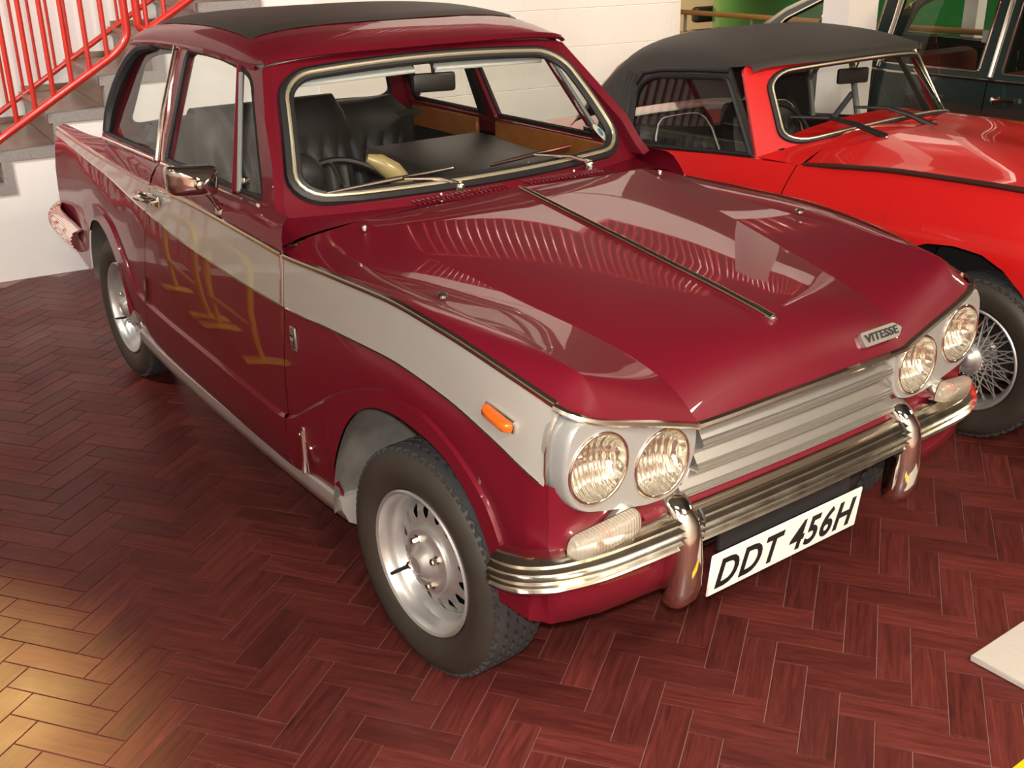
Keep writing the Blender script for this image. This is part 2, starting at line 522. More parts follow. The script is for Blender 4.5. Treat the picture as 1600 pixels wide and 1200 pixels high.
def tiles():
    W = .0765; L = 3*W; J = .0009
    th = math.radians(35.4)
    U = np.array([math.cos(th), math.sin(th)]); D = np.array([math.sin(th), -math.cos(th)])
    ox, oy = 4.23, 2.14
    bricks = []
    R = 150
    ii = np.arange(-R, R)
    for j in range(-R, R):
        for i in ii[((ii-j) % 6) == 0]:      # lying bricks: cells i..i+2 in row j
            bricks.append((i+1.5, j+.5, 0))
        for i in ii[((ii-j) % 6) == 5]:      # upright bricks: column i, rows j..j+2
            bricks.append((i+.5, j+1.5, 1))
    B = np.array(bricks)
    ctr = (B[:, 0]+ox)[:, None]*W*U+(B[:, 1]+oy)[:, None]*W*D
    keep = (ctr[:, 0] > -7.5) & (ctr[:, 0] < 3.2) & (ctr[:, 1] > -4.5) & (ctr[:, 1] < 8.6)
    # nothing under the stair wall
    uu = (ctr-SP[:2]) @ SN[:2]; vv = (ctr-SP[:2]) @ SD[:2]
    keep &= ~((uu < .02) & (vv < 4.2))
    B = B[keep]; ctr = ctr[keep]
    P3 = np.concatenate([ctr, np.zeros((len(ctr), 1))], 1)
    q = project(P3)
    inf = (q[:, 2] > .2) & (q[:, 0] > -20) & (q[:, 0] < 1620) & (q[:, 1] > 0) & (q[:, 1] < 1225)
    # hidden by the cars?
    hid = np.zeros(len(P3), bool)
    for lo, hi in (((-3.0, -.66, .30), (.5, .66, .86)), ((-2.3, 1.45, .25), (.8, 2.8, .7)), ((-.28, -.70, .0), (.28, -.52, .5))):
        d = CP-P3; t0 = np.full(len(P3), 1e-4); t1 = np.ones(len(P3))
        for a in range(3):
            ta = (lo[a]-P3[:, a])/d[:, a]; tb = (hi[a]-P3[:, a])/d[:, a]
            t0 = np.maximum(t0, np.minimum(ta, tb)); t1 = np.minimum(t1, np.maximum(ta, tb))
        hid |= t1 > t0
    score = np.where(inf & ~hid, 1/q[:, 2]**3, 0)
    order = np.argsort(-score)
    first = [i for i in order[:300] if score[i] > 0]
    fs = set(first)

    def tv(L, Wd):
        a, b, c = L/2-J, Wd/2-J, .0012
        V = [(sx*a, sy*b, -.004) for sx, sy in ((-1, -1), (1, -1), (1, 1), (-1, 1))]
        V += [(sx*a, sy*b, -c*.6) for sx, sy in ((-1, -1), (1, -1), (1, 1), (-1, 1))]
        V += [(sx*(a-c), sy*(b-c), 0) for sx, sy in ((-1, -1), (1, -1), (1, 1), (-1, 1))]
        F = [(8, 9, 10, 11)]
        for k in range(4):
            n = (k+1) % 4
            F += [(k, n, 4+n, 4+k), (4+k, 4+n, 8+n, 8+k)]
        return V, F
    V0, F0 = tv(L, W)

    def uvs(me, base):
        uvl = me.uv_layers.new(name='UVMap')
        a = np.array([base[l.vertex_index] for l in me.loops]).ravel()
        uvl.data.foreach_set('uv', a)
    me = bpy.data.meshes.new('tile'); me.from_pydata(V0, [], F0); me.materials.append(TILE)
    uvs(me, [(v[0], v[1]) for v in V0])
    for i in first:
        o = bpy.data.objects.new('tile', me); COL.objects.link(o); o.parent = floor
        o.location = (ctr[i, 0], ctr[i, 1], random.uniform(-.0003, .0003))
        o.rotation_euler = (random.uniform(-.0012, .0012), random.uniform(-.0012, .0012), th if B[i, 2] == 0 else th+PI/2)
    VV = []; FF = []; UV = []
    V0a = np.array(V0); n0 = len(V0)
    for i in range(len(B)):
        if i in fs: continue
        a = th if B[i, 2] == 0 else th+PI/2
        c, s = math.cos(a), math.sin(a)
        x = V0a[:, 0]*c-V0a[:, 1]*s+ctr[i, 0]; y = V0a[:, 0]*s+V0a[:, 1]*c+ctr[i, 1]
        n = len(VV)
        VV += list(zip(x, y, V0a[:, 2])); FF += [tuple(k+n for k in f) for f in F0]
        ru = random.uniform(0, 30)
        UV += [(v[0]+ru, v[1]+ru) for v in V0]
    me2 = bpy.data.meshes.new('far_tiles'); me2.from_pydata(VV, [], FF); me2.materials.append(TILE)
    uvs(me2, UV)
    o = bpy.data.objects.new('far_tiles', me2); COL.objects.link(o); o.parent = floor; o['kind'] = 'stuff'


tiles()

# ---- stair wall and block wall
RISE, GO = .159, .265


def su(k): return .253+(k-5)*GO


KMAX = 11
LAND = RISE*KMAX
prof = [(-3.6, 0), (4.13, 0), (4.13, 2.63), (su(KMAX+1)+.045, 2.63), (su(KMAX+1)+.045, LAND-.045)]
for k in range(KMAX, 0, -1):
    prof += [(su(k)+.045, RISE*k-.045), (su(k)+.045, RISE*(k-1)-.045 if k > 1 else 0.0)]
prof[-1] = (prof[-1][0], 0.02)
prof += [(-3.6, .02)]
wall_back = mesh('wall_back', *plate(prof, [], lambda u, z: wp(u, z, 0), .12, tuple(SN)), WHITEP, smooth=False, kind='structure')
# return of the block wall and the wall behind the flight
mesh('wall_return', *sbox(4.03, 4.13, 0, 2.63, -.121, -4.2), BLOCKP, smooth=False, kind='structure')
mesh('wall_stair', *sbox(-5.2, 4.02, 0, 2.63, -.97, -1.07), WHITEP, smooth=False, kind='structure')
mesh('wall_upper', *sbox(-5.2, 7.0, 2.6, 5.2, -3.4, -3.5), UPPER_SHADE, smooth=False, kind='structure')
mesh('trim_gallery', *sbox(2.1, 6.9, 2.635, 3.15, .02, -.12), WHITEP, smooth=False, kind='structure', recalc=True)
mesh('floor_landing', *sbox(su(KMAX+1), 4.0, LAND-.1, LAND, -.125, -.96), STONE, smooth=False, kind='structure', recalc=True)
mesh('floor_gallery', *sbox(2.1, 6.9, 2.80, 2.95, -.125, -3.38), UPPER_SHADE, smooth=False, kind='structure', recalc=True)
# painted blocks on the right-hand length of the wall
for r in range(0, 10):
    z0 = .018+r*.2245
    u = 1.42+(r % 2)*.22
    while u < 4.12:
        u1 = min(u+.44, 4.128)
        if u1-u > .05 and (z0+.22 < RISE*int((u-.253)/GO+5)-.06):
            V, F = rbox((0, 0, 0), (u1-u-.003, .012, .2215), .0018, 1)
            V = [wp(v[0]+(u+u1)/2, v[2]+z0+.11, .0-.0028+v[1]) for v in V]
            F = [tuple(reversed(f)) for f in F]
            mesh('block', V, F, BLOCKP, wall_back, sharp=20, recalc=True)
        u = u1

stairs = empty('staircase', wp(0, 0, -.45), 'stone staircase with brown steps and grey granite edge strips behind the maroon saloon', 'staircase')
soff = [-c for c in wp(0, 0, -.45)]


def child(name, VF, mat, par, loc, **k):
    V, F = VF
    V = [(v[0]-loc[0], v[1]-loc[1], v[2]-loc[2]) for v in V]
    return mesh(name, V, F, mat, par, **k)


SL = wp(0, 0, -.45)
for k in range(1, KMAX+1):
    z = RISE*k; u = su(k)
    child('tread', sbox(u-.018, u+GO, z-.04, z, -.004, -.965), STONE, stairs, SL, smooth=False, recalc=True)
    child('riser', sbox(u+.002, u+.03, z-RISE, z-.04, -.01, -.965), STONE, stairs, SL, smooth=False, recalc=True)
    g = G(); g.add(*sbox(u-.02, u+GO+(.045 if k < KMAX else 0), z-.045, z+.001, .012, -.07))
    g.add(*sbox(u-.002, u+.045, z-RISE, z-.045, .011, -.07))
    child('edge_strip', (g.V, g.F), GRANITE, stairs, SL, smooth=False, recalc=True)
    child('skirting', sbox(u, u+GO, z, z+.03, -.945, -.968), STONE, stairs, SL, smooth=False, recalc=True)


def railing(off, z0, slope, rr, label, panels, th):
    t = empty('stair_railing', wp(.3, z0, off), label, 'railing', 'red railings along the staircase')
    loc = wp(.3, z0, off)

    UL = 9.0

    def line(u): return z0+slope*min(u, UL)
    for (ua, ub, bu) in panels:
        pts = [(ua, line(ua))]
        n = 10
        # bottom rail with a rounded corner into the end post
        path = [(ua, line(ua)+.85), (ua, line(ua)+.04), (ua+.04, line(ua+.04))] if ua > .7 else [(ua, line(ua))]
        path += [(ub-.07, line(ub-.07)), (ub, line(ub)+.03), (ub, line(ub)+.85)]
        rad = [0]+[.07]*(len(path)-2)+[0]
        P = [path[0]]
        for i in range(1, len(path)-1):
            a, b, c = np.array(path[i-1]), np.array(path[i]), np.array(path[i+1])
            r = min(.05, np.linalg.norm(a-b)*.45, np.linalg.norm(c-b)*.45)
            p0 = b+(a-b)/np.linalg.norm(a-b)*r; p1 = b+(c-b)/np.linalg.norm(c-b)*r
            for s in np.linspace(0, 1, 5): P.append(tuple((1-s)**2*p0+2*s*(1-s)*b+s*s*p1))
        P.append(path[-1])
        child('bottom_rail', tube([wp(u, z, off) for u, z in P], th/2, 10), RED_R, t, loc)
        child('handrail', tube([wp(ua-.05, line(ua-.05)+.86, off), wp(ub+.03, line(ub+.03)+.86, off)], th/2, 10), RED_R, t, loc)
        u = bu
        while u < ub-.05:
            if u > ua+.03:
                child('baluster', tube([wp(u, line(u), off), wp(u+.004, line(u)+.86, off)], rr, 8), RED_R, t, loc)
            u += .0925
    return t


railing(-.05, 3.19, 0, .014, 'red level railing along the edge of the upper gallery', [(2.15, 3.6, 2.28), (3.7, 5.2, 3.83), (5.3, 6.8, 5.43)], .044)
railing(.02, .700, .60, .0125, 'bright red stair railing along the near edge of the flight', [(-1.5, .662, -1.205), (.72, 2.06, .762)], .040)
railing(-.86, .640, .608, .0085, 'red stair railing along the far side of the flight against the wall', [(-1.5, 2.06, -1.32)], .030)

# ---- right-hand background: pillar, barrier
o = mesh('pillar', *box((-1.985, 3.32, 1.32), (.17, .24, 2.64)), WHITEP, smooth=False, kind='structure')
t = empty('barrier_rail', (-3.5, 5.05, 0), 'wooden-topped barrier rail on thin steel posts in front of the green car', 'barrier')
lc = (-3.5, 5.05, 0)
child('top_rail', rbox((-3.4, 5.05, .925), (6.4, .07, .035), .012), RAILW, t, lc)
child('lower_rail', tube([(-6.5, 5.05, .72), (-.3, 5.05, .72)], .010, 8), STEEL, t, lc)
child('lower_rail', tube([(-6.5, 5.05, .45), (-.3, 5.05, .45)], .010, 8), STEEL, t, lc)
for x in (-6.4, -5.7, -4.93, -4.2, -3.4, -2.6, -1.8, -1.0, -.4):
    child('post', tube([(x, 5.05, 0), (x, 5.05, .91)], .014, 8), STEEL, t, lc)

# ---- floor things at the right edge of the frame
b = mesh('display_board', *rbox((1.03, .70, .0085), (.48, .74, .016), .003, 1), BOARD)
setp(b, 'pale grey board lying flat on the tiles at the right edge', 'board')
rz = math.radians(95)
b = mesh('floor_marking', *rbox((1.125, .085, .0011), (.16, .5, .002), .0008, 1), YELLOW)
setp(b, 'yellow strip on the floor in the bottom right corner', 'marking')

# ------------------------------------------------------------------ the maroon saloon
car = empty('saloon_car', (0, 0, 0), 'maroon two-door saloon car with a silver side stripe parked on the tiled floor', 'car')

fyC = pchip([-3.05, -2.95, -2.5, -2.0, -1.6, -1.15, -.7, -.55, -.3, -.1, .14, .3, .40, .46, .495],
            [.548, .556, .60, .640, .667, .680, .685, .685, .680, .673, .663, .650, .638, .627, .606])
fzC = pchip([-3.05, -2.95, -2.5, -2.0, -1.6, -1.15, -.7, -.55, -.3, -.1, .14, .3, .40, .46, .495],
            [.862, .862, .868, .872, .878, .890, .878, .872, .878, .880, .861, .834, .812, .797, .786])
fzB = pchip([-3.05, -2.9, -2.1, -1.63, -1.17, -.7, -.55, -.31, -.09, .144, .30, .44, .5],
            [.838, .838, .827, .794, .757, .742, .741, .748, .750, .725, .692, .653, .64])
FLARE = pchip([-3, .1, .3, .44, .5], [0, 0, .012, .026, .03])


def fyB(x): return fyC(x)+.012+FLARE(x)


def fyK(x): return fyC(x)+.028+FLARE(x)*.6


AF = [(-.352, .28), (-.345, .312), (-.328, .381), (-.296, .455), (-.238, .542), (-.174, .597), (-.102, .627), (-.024, .636), (.073, .625), (.161, .598), (.24, .538), (.288, .469), (.318, .40), (.330, .345)]
AR = [(-2.50, .36), (-2.485, .43), (-2.45, .50), (-2.39, .565), (-2.31, .612), (-2.22, .626), (-2.13, .606), (-2.05, .56), (-1.985, .49), (-1.945, .40), (-1.935, .30)]


def smooth_arc(A, n=36):
    P = curve3([(a, b, 0) for a, b in A], n)
    out = [(float(q[0]), float(q[1])) for q in P]
    return [out[0]]+[q for o_, q in zip(out[:-1], out[1:]) if q[0] > o_[0]+1e-5]


AF, AR = smooth_arc(AF), smooth_arc(AR)
LX = [-3.1, -2.5005]+[a for a, b in AR]+[-1.9345, -.3525]+[a for a, b in AF]+[.3305, .5]
LZ = [.40, .36]+[b for a, b in AR]+[.285, .28]+[b for a, b in AF]+[.345, .345]


def fL(x): return np.interp(x, LX, LZ)


KX = [-3.1, -2.56, -2.50, -2.40, -2.22, -2.05, -1.93, -1.84, -1.74, -1.5, -1.225, -.70, -.616, -.541, -.462, -.372, -.26, -.138, -.07, .054, .163, .235, .289, .335, .36, .5]
KZ = [.47, .50, .575, .645, .685, .66, .585, .51, .474, .462, .458, .441, .438, .455, .499, .555, .615, .660, .675, .674, .640, .598, .553, .48, .42, .36]
fK = pchip(KX, KZ)


def door_rear(z): return np.interp(z, [.25, .45, .71, .90, .96], [-1.70, -1.685, -1.60, -1.515, -1.478])


def door_front(z): return np.interp(z, [.25, .45, .70, .88, .96], [-.600, -.572, -.556, -.556, -.60])


def rear_end(z): return np.interp(z, [.35, .5, .7, .86], [-2.98, -3.06, -3.03, -2.955])


def nose_end(z): return .44+0*z


def lower_row(x, r):
    """points of the side below the stripe: r 0 at the stripe, 1 crease, 2 below, 3 lower edge"""
    zb, zk, zl = fzB(x), fK(x), fL(x)
    zk = max(min(zk, zb-.02), zl+.004)
    if r <= 1:
        z = zb+(zk-zb)*r
        return (fyB(x)+(fyK(x)-.005-fyB(x))*r+.006*math.sin(PI*r), z)
    q = min(r-1, 1.0)
    z = zk+(zl-zk)*q
    step = -.005+.010*min(1, q/.035)
    tuck = -.035*max(0, (q-.2)/.8)**2*min(1, max(0, (zk-zl-.10)/.10))*min(1, max(0, (.345-zl)/.04))*(1 if x < -.30 else 0)
    return (fyK(x)+step+tuck, z)


RV = [0, .2, .4, .6, .8, .92, 1.0, 1.02, 1.04, 1.08, 1.2, 1.4, 1.6, 1.8, 1.93, 2.0]


def xs_between(a, b):
    base = list(np.arange(a, b, .02))+[b]
    ex = [x for x, z in AF+AR if a < x < b]
    for c in (-2.5005, -1.9345, -.3525, .3305):
        if a < c < b: ex += [c]
    ex += [x for c in (AF, AR) for p, q in zip(c[:-1], c[1:]) for x in np.linspace(p[0], q[0], 3)[1:-1] if a < x < b]
    return sorted(set(round(x, 5) for x in base+ex))


def lower_panel(f0, f1, xmin, xmax, extra=None):
    """panel between two shut lines given as functions x(z)"""
    cols = []
    for x in xs_between(xmin, xmax):
        col = []
        for r in RV:
            w, z = lower_row(x, r)
            lo, hi = f0(z), f1(z)
            xx = lo+(x-xmin)/(xmax-xmin)*(hi-lo) if False else min(max(x, lo), hi)
            if xx != x:
                w2, _ = lower_row(xx, r); w = w2
            col.append((xx, -w, z))
        cols.append(col)
    return cols


def stripe_cols(f0, f1, xmin, xmax):
    cols = []
    for x in np.linspace(xmin, xmax, max(4, int((xmax-xmin)/.03))):
        col = []
        for r in np.linspace(0, 1, 5):
            z = fzC(x)+(fzB(x)-fzC(x))*r
            xx = min(max(x, f0(z)), f1(z))
            col.append((xx, -(fyC(xx)+(fyB(xx)-fyC(xx))*r+.0015), z))
        cols.append(col)
    return cols


def side_pair(name, cols_list, mat, parent, flipped=False, sides=('R', 'L'), **k):
    out = {}
    for s in sides:
        g = G()
        for cols in cols_list:
            V, F = grid(cols)
            if s == 'L': V = [(v[0], -v[1], v[2]) for v in V]; F = [tuple(reversed(f)) for f in F]
            g.add(V, F)
        out[s] = g.obj(name, mat, parent[s] if isinstance(parent, dict) else parent, **k)
    return out


GAP = .0018
# --- bonnet (tilts as one with the front wings)
KM = [(-.508, 0, .946), (-.40, 0, .932), (-.18, 0, .901), (.04, 0, .870), (.25, 0, .840), (.38, 0, .819), (.45, 0, .793), (.495, 0, .752), (.520, 0, .707)]
KP = [(-.532, .475, .930), (-.40, .46, .911), (-.18, .436, .878), (.04, .402, .845), (.25, .366, .814), (.38, .350, .787), (.44, .342, .763), (.48, .335, .733), (.508, .328, .702)]
KQ = [(-.565, .612, .902), (-.42, .595, .889), (-.18, .583, .872), (.04, .580, .869), (.25, .580, .865), (.37, .578, .857), (.43, .570, .846), (.468, .560, .812), (.498, .552, .764)]
KC = [(x, float(fyC(x)), float(fzC(x))) for x in (-.553, -.42, -.18, .04, .25, .37, .43, .47)]+[(.494, .611, .787)]
NB = 49
cM, cP, cQ, cC = (curve3(k, NB) for k in (KM, KP, KQ, KC))
rows = []
for i in range(NB):
    M_, P_, Q_, C_ = cM[i], cP[i], cQ[i], cC[i]
    e = math.sin(PI*min(1, i/(NB-1)))**.5
    r = []
    for s in (0, .15, .3, .45, .6, .75, .88, .97):
        p = M_+(P_-M_)*s; p[2] += .018*e*s*(1-s)*4*.6; r.append(p)
    r.append(P_)
    for s in (.06, .25, .5, .75, .9):
        p = P_+(Q_-P_)*s; p[2] += -.003*e*s*(1-s)*4*.6; r.append(p)
    r.append(Q_)
    for s in (.12, .35, .6, .8, .93):
        p = Q_+(C_-Q_)*s; p[2] += .008*e*s*(1-s)*4; r.append(p)
    r.append(C_)
    rows.append([(p[0], -p[1], p[2]) for p in r])
g = G(); g.add(*grid(rows))
# front wings with the wheel-arch cut, wrapped round the nose into the valance
cols = lower_panel(lambda z: door_front(z)+GAP, lambda z: 9, -.64, .42)
corner = [(.44, .668), (.458, .662), (.472, .648), (.481, .625), (.486, .59), (.488, .55), (.4885, .48), (.4885, .42), (.4885, .345)]
for (cx_, cw) in corner:
    col = []
    zt = float(np.interp(cw, [.345, .42, .48, .55, .625, .648, .668], [.575, .565, .572, .592, .618, .645, .655]))
    zl = float(np.interp(cw, [.345, .50, .62, .668], [.322, .330, .340, .345]))
    front = cx_ > .465
    for r in RV:
        t = r/2
        z = zt+(zl-zt)*t
        tuck = .030*max(0, (t-.70)/.30)**2
        bul = .016*min(1, max(0, (t-.30)/.35))
        bl_ = min(1, max(0, (cx_-.43)/.05)); tuck *= bl_; bul *= bl_
        if front: col.append((cx_-tuck+bul, -(cw-tuck*(.7 if cw > .56 else 0)+bul*(.5 if cw > .60 else 0)), z))
        else: col.append((cx_-tuck*.3+bul*.4, -(cw-tuck*.7+bul*.7), z))
    cols.append(col)
g.add(*grid(cols))
g.mir()
bonnet = g.obj('bonnet', MAROON, car, sharp=24, recalc=False)


def crease(o, curves, tol=2e-4):
    me = o.data
    keys = set()
    for c in curves:
        for p in c:
            for s in (1, -1): keys.add((round(p[0], 4), round(s*p[1], 4), round(p[2], 4)))
    on = [tuple(round(v, 4) for v in vt.co) in keys for vt in me.vertices]
    at = me.attributes.get('sharp_edge') or me.attributes.new('sharp_edge', 'BOOLEAN', 'EDGE')
    for e in me.edges:
        if on[e.vertices[0]] and on[e.vertices[1]]: at.data[e.index].value = True


crease(bonnet, [cP, cQ[:40]])
B2 = {'R': bonnet, 'L': bonnet}
side_pair('side_stripe', [stripe_cols(lambda z: door_front(z)+GAP, lambda z: 9, -.60, .452)], SILVER, bonnet)

# --- doors
dz0 = lambda z: door_rear(z)+GAP
dz1 = lambda z: door_front(z)-GAP
doors = {}


def shoulder(f0, f1, xmin, xmax, ztop=.953):
    cols = []
    for x in np.linspace(xmin, xmax, max(6, int((xmax-xmin)/.04))):
        yc, zc = float(fyC(x)), float(fzC(x))
        wb = .640-.0*x
        wb = float(np.interp(x, [-2.06, -1.5, -.6], [.612, .638, .642]))
        pts = [(yc, zc), (yc-.001, zc+.014), (yc*.75+wb*.25+.004, zc*.55+ztop*.45), (yc*.45+wb*.55+.004, zc*.2+ztop*.8), (wb+.006, ztop-.003), (wb, ztop)]
        cols.append([(min(max(x, f0(z)), f1(z)), -y, z) for y, z in reversed(pts)])
    return cols


for s in ('R', 'L'):
    g = G()
    for cols in (lower_panel(dz0, dz1, -1.72, -.54), shoulder(dz0, dz1, -1.53, -.54)):
        V, F = grid(cols)
        if s == 'L': V = [(v[0], -v[1], v[2]) for v in V]; F = [tuple(reversed(f)) for f in F]
        g.add(V, F)
    doors[s] = g.obj('door', MAROON, car, sharp=30)
side_pair('side_stripe', [stripe_cols(dz0, dz1, -1.61, -.54)], SILVER, doors)

# --- rear quarters, fins, boot lid, tail
q0 = lambda z: rear_end(z)
q1 = lambda z: door_rear(z)-GAP
quart = {}
for s in ('R', 'L'):
    g = G()
    for cols in (lower_panel(q0, q1, -3.08, -1.50), shoulder(lambda z: -9, q1, -2.07, -1.45)):
        V, F = grid(cols)
        if s == 'L': V = [(v[0], -v[1], v[2]) for v in V]; F = [tuple(reversed(f)) for f in F]
        g.add(V, F)
    quart[s] = g.obj('rear_wing', MAROON, car, sharp=30)
side_pair('side_stripe', [stripe_cols(q0, q1, -2.95, -1.50)], SILVER, quart)
fF = pchip([-3.05, -2.95, -2.4, -2.17, -2.06], [.873, .876, .908, .932, .953])
rows = []
for x in np.linspace(-2.965, -2.06, 24):
    yc, zc, zf = float(fyC(x)), float(fzC(x)), float(fF(x))
    k = (x+2.965)/.9
    zd = float(np.interp(x, [-2.965, -2.5, -2.2, -2.06], [.775, .835, .90, .945]))
    pts = [(yc, zc), (yc-.004, zc+.25*(zf-zc)), (yc-.016, zc+.7*(zf-zc)), (yc-.028, zf), (yc-.040, zf-.004), (yc-.062, zf*.5+zd*.5), (yc-.09, zd), (yc*.6, zd+.004), (yc*.3, zd+.010), (0, zd+.012)]
    rows.append([(x, -y, z) for y, z in reversed(pts)])
g = G(); g.add(*grid(rows, flip=True)); 
V = []
for z in np.linspace(.775, .40, 12):
    xr = float(rear_end(min(z, .86)))-.002
    V.append([(xr-(.012 if abs(t) < .9 else 0)+.02*max(0, z-.78)/.1, t*(float(fyC(-2.95))+.01*(1 if z < .8 else 0)), z) for t in np.linspace(1, -1, 15)])
g2 = G(); g2.add(*grid(V))
gm = G(); gm.add(g.V, g.F); gm.mir(); gm.add(g2.V, g2.F)
gm.obj('boot', MAROON, car, sharp=30)

# --- sills and floor pan
for s in (1, -1):
    path = [(x, -s*(float(fyK(x))-.030), .245) for x in np.linspace(-1.925, -.345, 14)]
    prof = [(0, .045), (.012, .040), (.010, .01), (-.006, -.03), (-.03, -.045), (-.05, -.045), (-.05, .04)]
    V, F = sweep(path, prof, nfun=lambda i, p, t: (Vector((0, -s, 0)), Vector((0, 0, 1))))
    mesh('sill', V, F, SILVER, car, sharp=40, recalc=True)
g = G(); g.add(*box((-1.13, 0, .25), (1.55, 1.22, .06))); g.add(*box((-2.62, 0, .42), (.5, .96, .06)))
g.add(*box((-.05, 0, .36), (.80, .62, .18))); g.add(*box((-2.2, 0, .38), (.6, .85, .1)))
g.obj('underside', DARK, car, smooth=False)
# engine-bay and boot bulkheads keep light from shining through
g = G(); g.add(*box((-.60, 0, .62), (.02, 1.24, .52))); g.add(*box((-2.02, 0, .62), (.02, 1.22, .60))); g.add(*box((.405, 0, .52), (.02, .84, .30)))
g.obj('bulkhead', DARK, car, smooth=False)
# wheel wells
for arc in (AF, AR):
    for s in (1, -1):
        pts = [(arc[0][0], arc[0][1]-.03)]+arc+[(arc[-1][0], arc[-1][1]+.02)] if arc is AR else [(arc[0][0], arc[0][1]-.03)]+arc
        pts = resample(pts, 34, closed=False)
        rows = []
        for d in (0, .012, .05, .12, .20, .28):
            row = []
            for (x, z) in pts:
                w = float(fyK(x))-.001
                k = 1+.10*min(1, d/.05)
                cx0, cz0 = (pts[0][0]+pts[-1][0])/2, .30
                xx = cx0+(x-cx0)*(1+.06*min(1, d/.05)); zz = z+.03*min(1, d/.05) if z > .4 else z
                row.append((xx, -s*(w-d), zz))
            rows.append(row)
        V, F = grid(rows)
        mesh('wheel_well', V, F, WELL, car, sharp=60)
        # inner wall
        w = .40
        cx0 = (pts[0][0]+pts[-1][0])/2
        V = [(cx0+(x-cx0)*1.06, -s*w, z+.03) for x, z in pts]
        mesh('wheel_well', V+[(pts[0][0], -s*w, .2), (pts[-1][0], -s*w, .2)], [tuple(range(len(V)))+(len(V)+1, len(V))], DARK, car, smooth=False)
# torn splash flap behind the front wheel
mesh('splash_flap', *plate([(-.62+.33, .235), (-.15, .25), (-.16, .275), (-.14, .30), (-.28, .305)], [], lambda x, z: (-.335+.05*(z-.3), -.64+(x+.29)*1.2, z), .004, (1, 0, 0)), WELL, car, smooth=False)
mesh('splash_flap', *plate([(-.62+.33, .235), (-.15, .25), (-.16, .275), (-.14, .30), (-.28, .305)], [], lambda x, z: (-.335+.05*(z-.3), .64-(x+.29)*1.2, z), .004, (1, 0, 0)), WELL, car, smooth=False)


# --- windscreen surface
def W(s, t, off=0.0):
    b = np.array([-.632-.095*s*s, .582*s, .944]); p = np.array([-.958+.012*s*s, .478*s, 1.262-.020*s*s])
    q = b+(p-b)*t
    n = np.array([.80, .10*s, .56])
    bulge = .016*4*t*(1-t) if 0 < t < 1 else 0
    q = q+n*(bulge+off)
    return (q[0], -q[1], q[2])


def ring(sx, t0, t1, rs, rt, n=14, m=6):
    P = []
    cs = [(sx, t0, 1, -1), (sx, t1, 1, 1), (-sx, t1, -1, 1), (-sx, t0, -1, -1)]
    ang = [(-90, 0), (0, 90), (90, 180), (180, 270)]
    for k, (s, t, a, b) in enumerate(cs):
        cxs, cxt = s-a*rs, t-b*rt
        for j in range(m+1):
            th = math.radians(ang[k][0]+(ang[k][1]-ang[k][0])*j/m)
            P.append((cxs+rs*math.cos(th), cxt+rt*math.sin(th)))
        s2, t2, a2, b2 = cs[(k+1) % 4]
        th = math.radians(ang[(k+1) % 4][0])
        nxt = (s2-a2*rs+rs*math.cos(th), t2-b2*rt+rt*math.sin(th))
        last = P[-1]
        for j in range(1, n):
            P.append((last[0]+(nxt[0]-last[0])*j/n, last[1]+(nxt[1]-last[1])*j/n))
    return P


ro = ring(1.085, -.085, 1.10, .03, .03)
ro2 = ring(1.04, -.05, 1.05, .10, .12)
ri = ring(1.0, 0, 1.0, .17, .20)
rows = [[W(s, t, 0 if k else -.01) for s, t in r] for k, r in enumerate((ro, ro, ro2, ri))]
rows[0] = [W(s, t, -.05) for s, t in ro]
wf = mesh('windscreen_frame', *grid(rows, closed_u=True), MAROON, car, sharp=35, recalc=True)
mesh('rubber_seal', *tube([W(s, t, .003) for s, t in ring(.985, .015, .985, .17, .20)], .0155, 8, closed=True), RUBBER, wf)
rb = ring(.968, .033, .967, .165, .19)
mesh('trim_strip', *tube([W(s, t, .014) for s, t in rb], .0062, 8, closed=True), BRASSY, wf)
mesh('rubber_seal', *tube([W(s, t, .004) for s, t in ring(.945, .055, .945, .16, .18)], .009, 8, closed=True), RUBBER, wf)
rg = ring(.955, .05, .95, .16, .18)
rows = [[W(s*k, .5+(t-.5)*k) for s, t in rg] for k in (1, .8, .6, .4, .2, .02)]
wsg = mesh('windscreen_glass', *grid(rows, closed_u=True), GLASS, car, sharp=180)
# oval sticker low on the nearside of the glass
V = [W(-.895+.030*math.cos(a)+.02*math.sin(a), .19+.085*math.sin(a), -.004) for a in np.linspace(0, 2*PI, 20)[:-1]]
st = mesh('sticker', V, [tuple(range(19))], pm('sticker_cream', (.62, .60, .48), .6), wsg, smooth=False); st['label'] = 'oval cream sticker'
V = [W(-.895+.016*math.cos(a), .20+.035*math.sin(a), -.003) for a in np.linspace(0, 2*PI, 14)[:-1]]
mesh('sticker_print', V, [tuple(range(13))], pm('sticker_blue', (.08, .16, .36), .6), wsg, smooth=False)

# scuttle between the screen and the bonnet
rows = []
bot = [W(s, -.083, -.002) for s in np.linspace(1.10, -1.10, 25)]
sb = np.linspace(1, -1, 25)
rear_edge = []
eg = [(cM[0][0], 0, cM[0][2]), (cP[0][0]-.0, .475, cP[0][2]), (KQ[0][0], .612, KQ[0][2]), (-.553, .685, .872)]
ey = pchip([0, .3, .475, .612, .69], [-.512, -.522, -.538, -.572, -.60]); ez = pchip([0, .3, .475, .612, .69], [.944, .938, .928, .906, .874])
for k in (0, .3, .65, 1):
    row = []
    for b, s in zip(bot, sb):
        y = .684*s; e = np.array([float(ey(abs(y)))-.002, -y, float(ez(abs(y)))-.001]); b_ = np.array(b)
        p = b_+(e-b_)*k; p[2] -= .006*math.sin(PI*k)
        row.append(tuple(p))
    rows.append(row)
sc = mesh('scuttle', *grid(rows), MAROON, car, sharp=40, recalc=True)
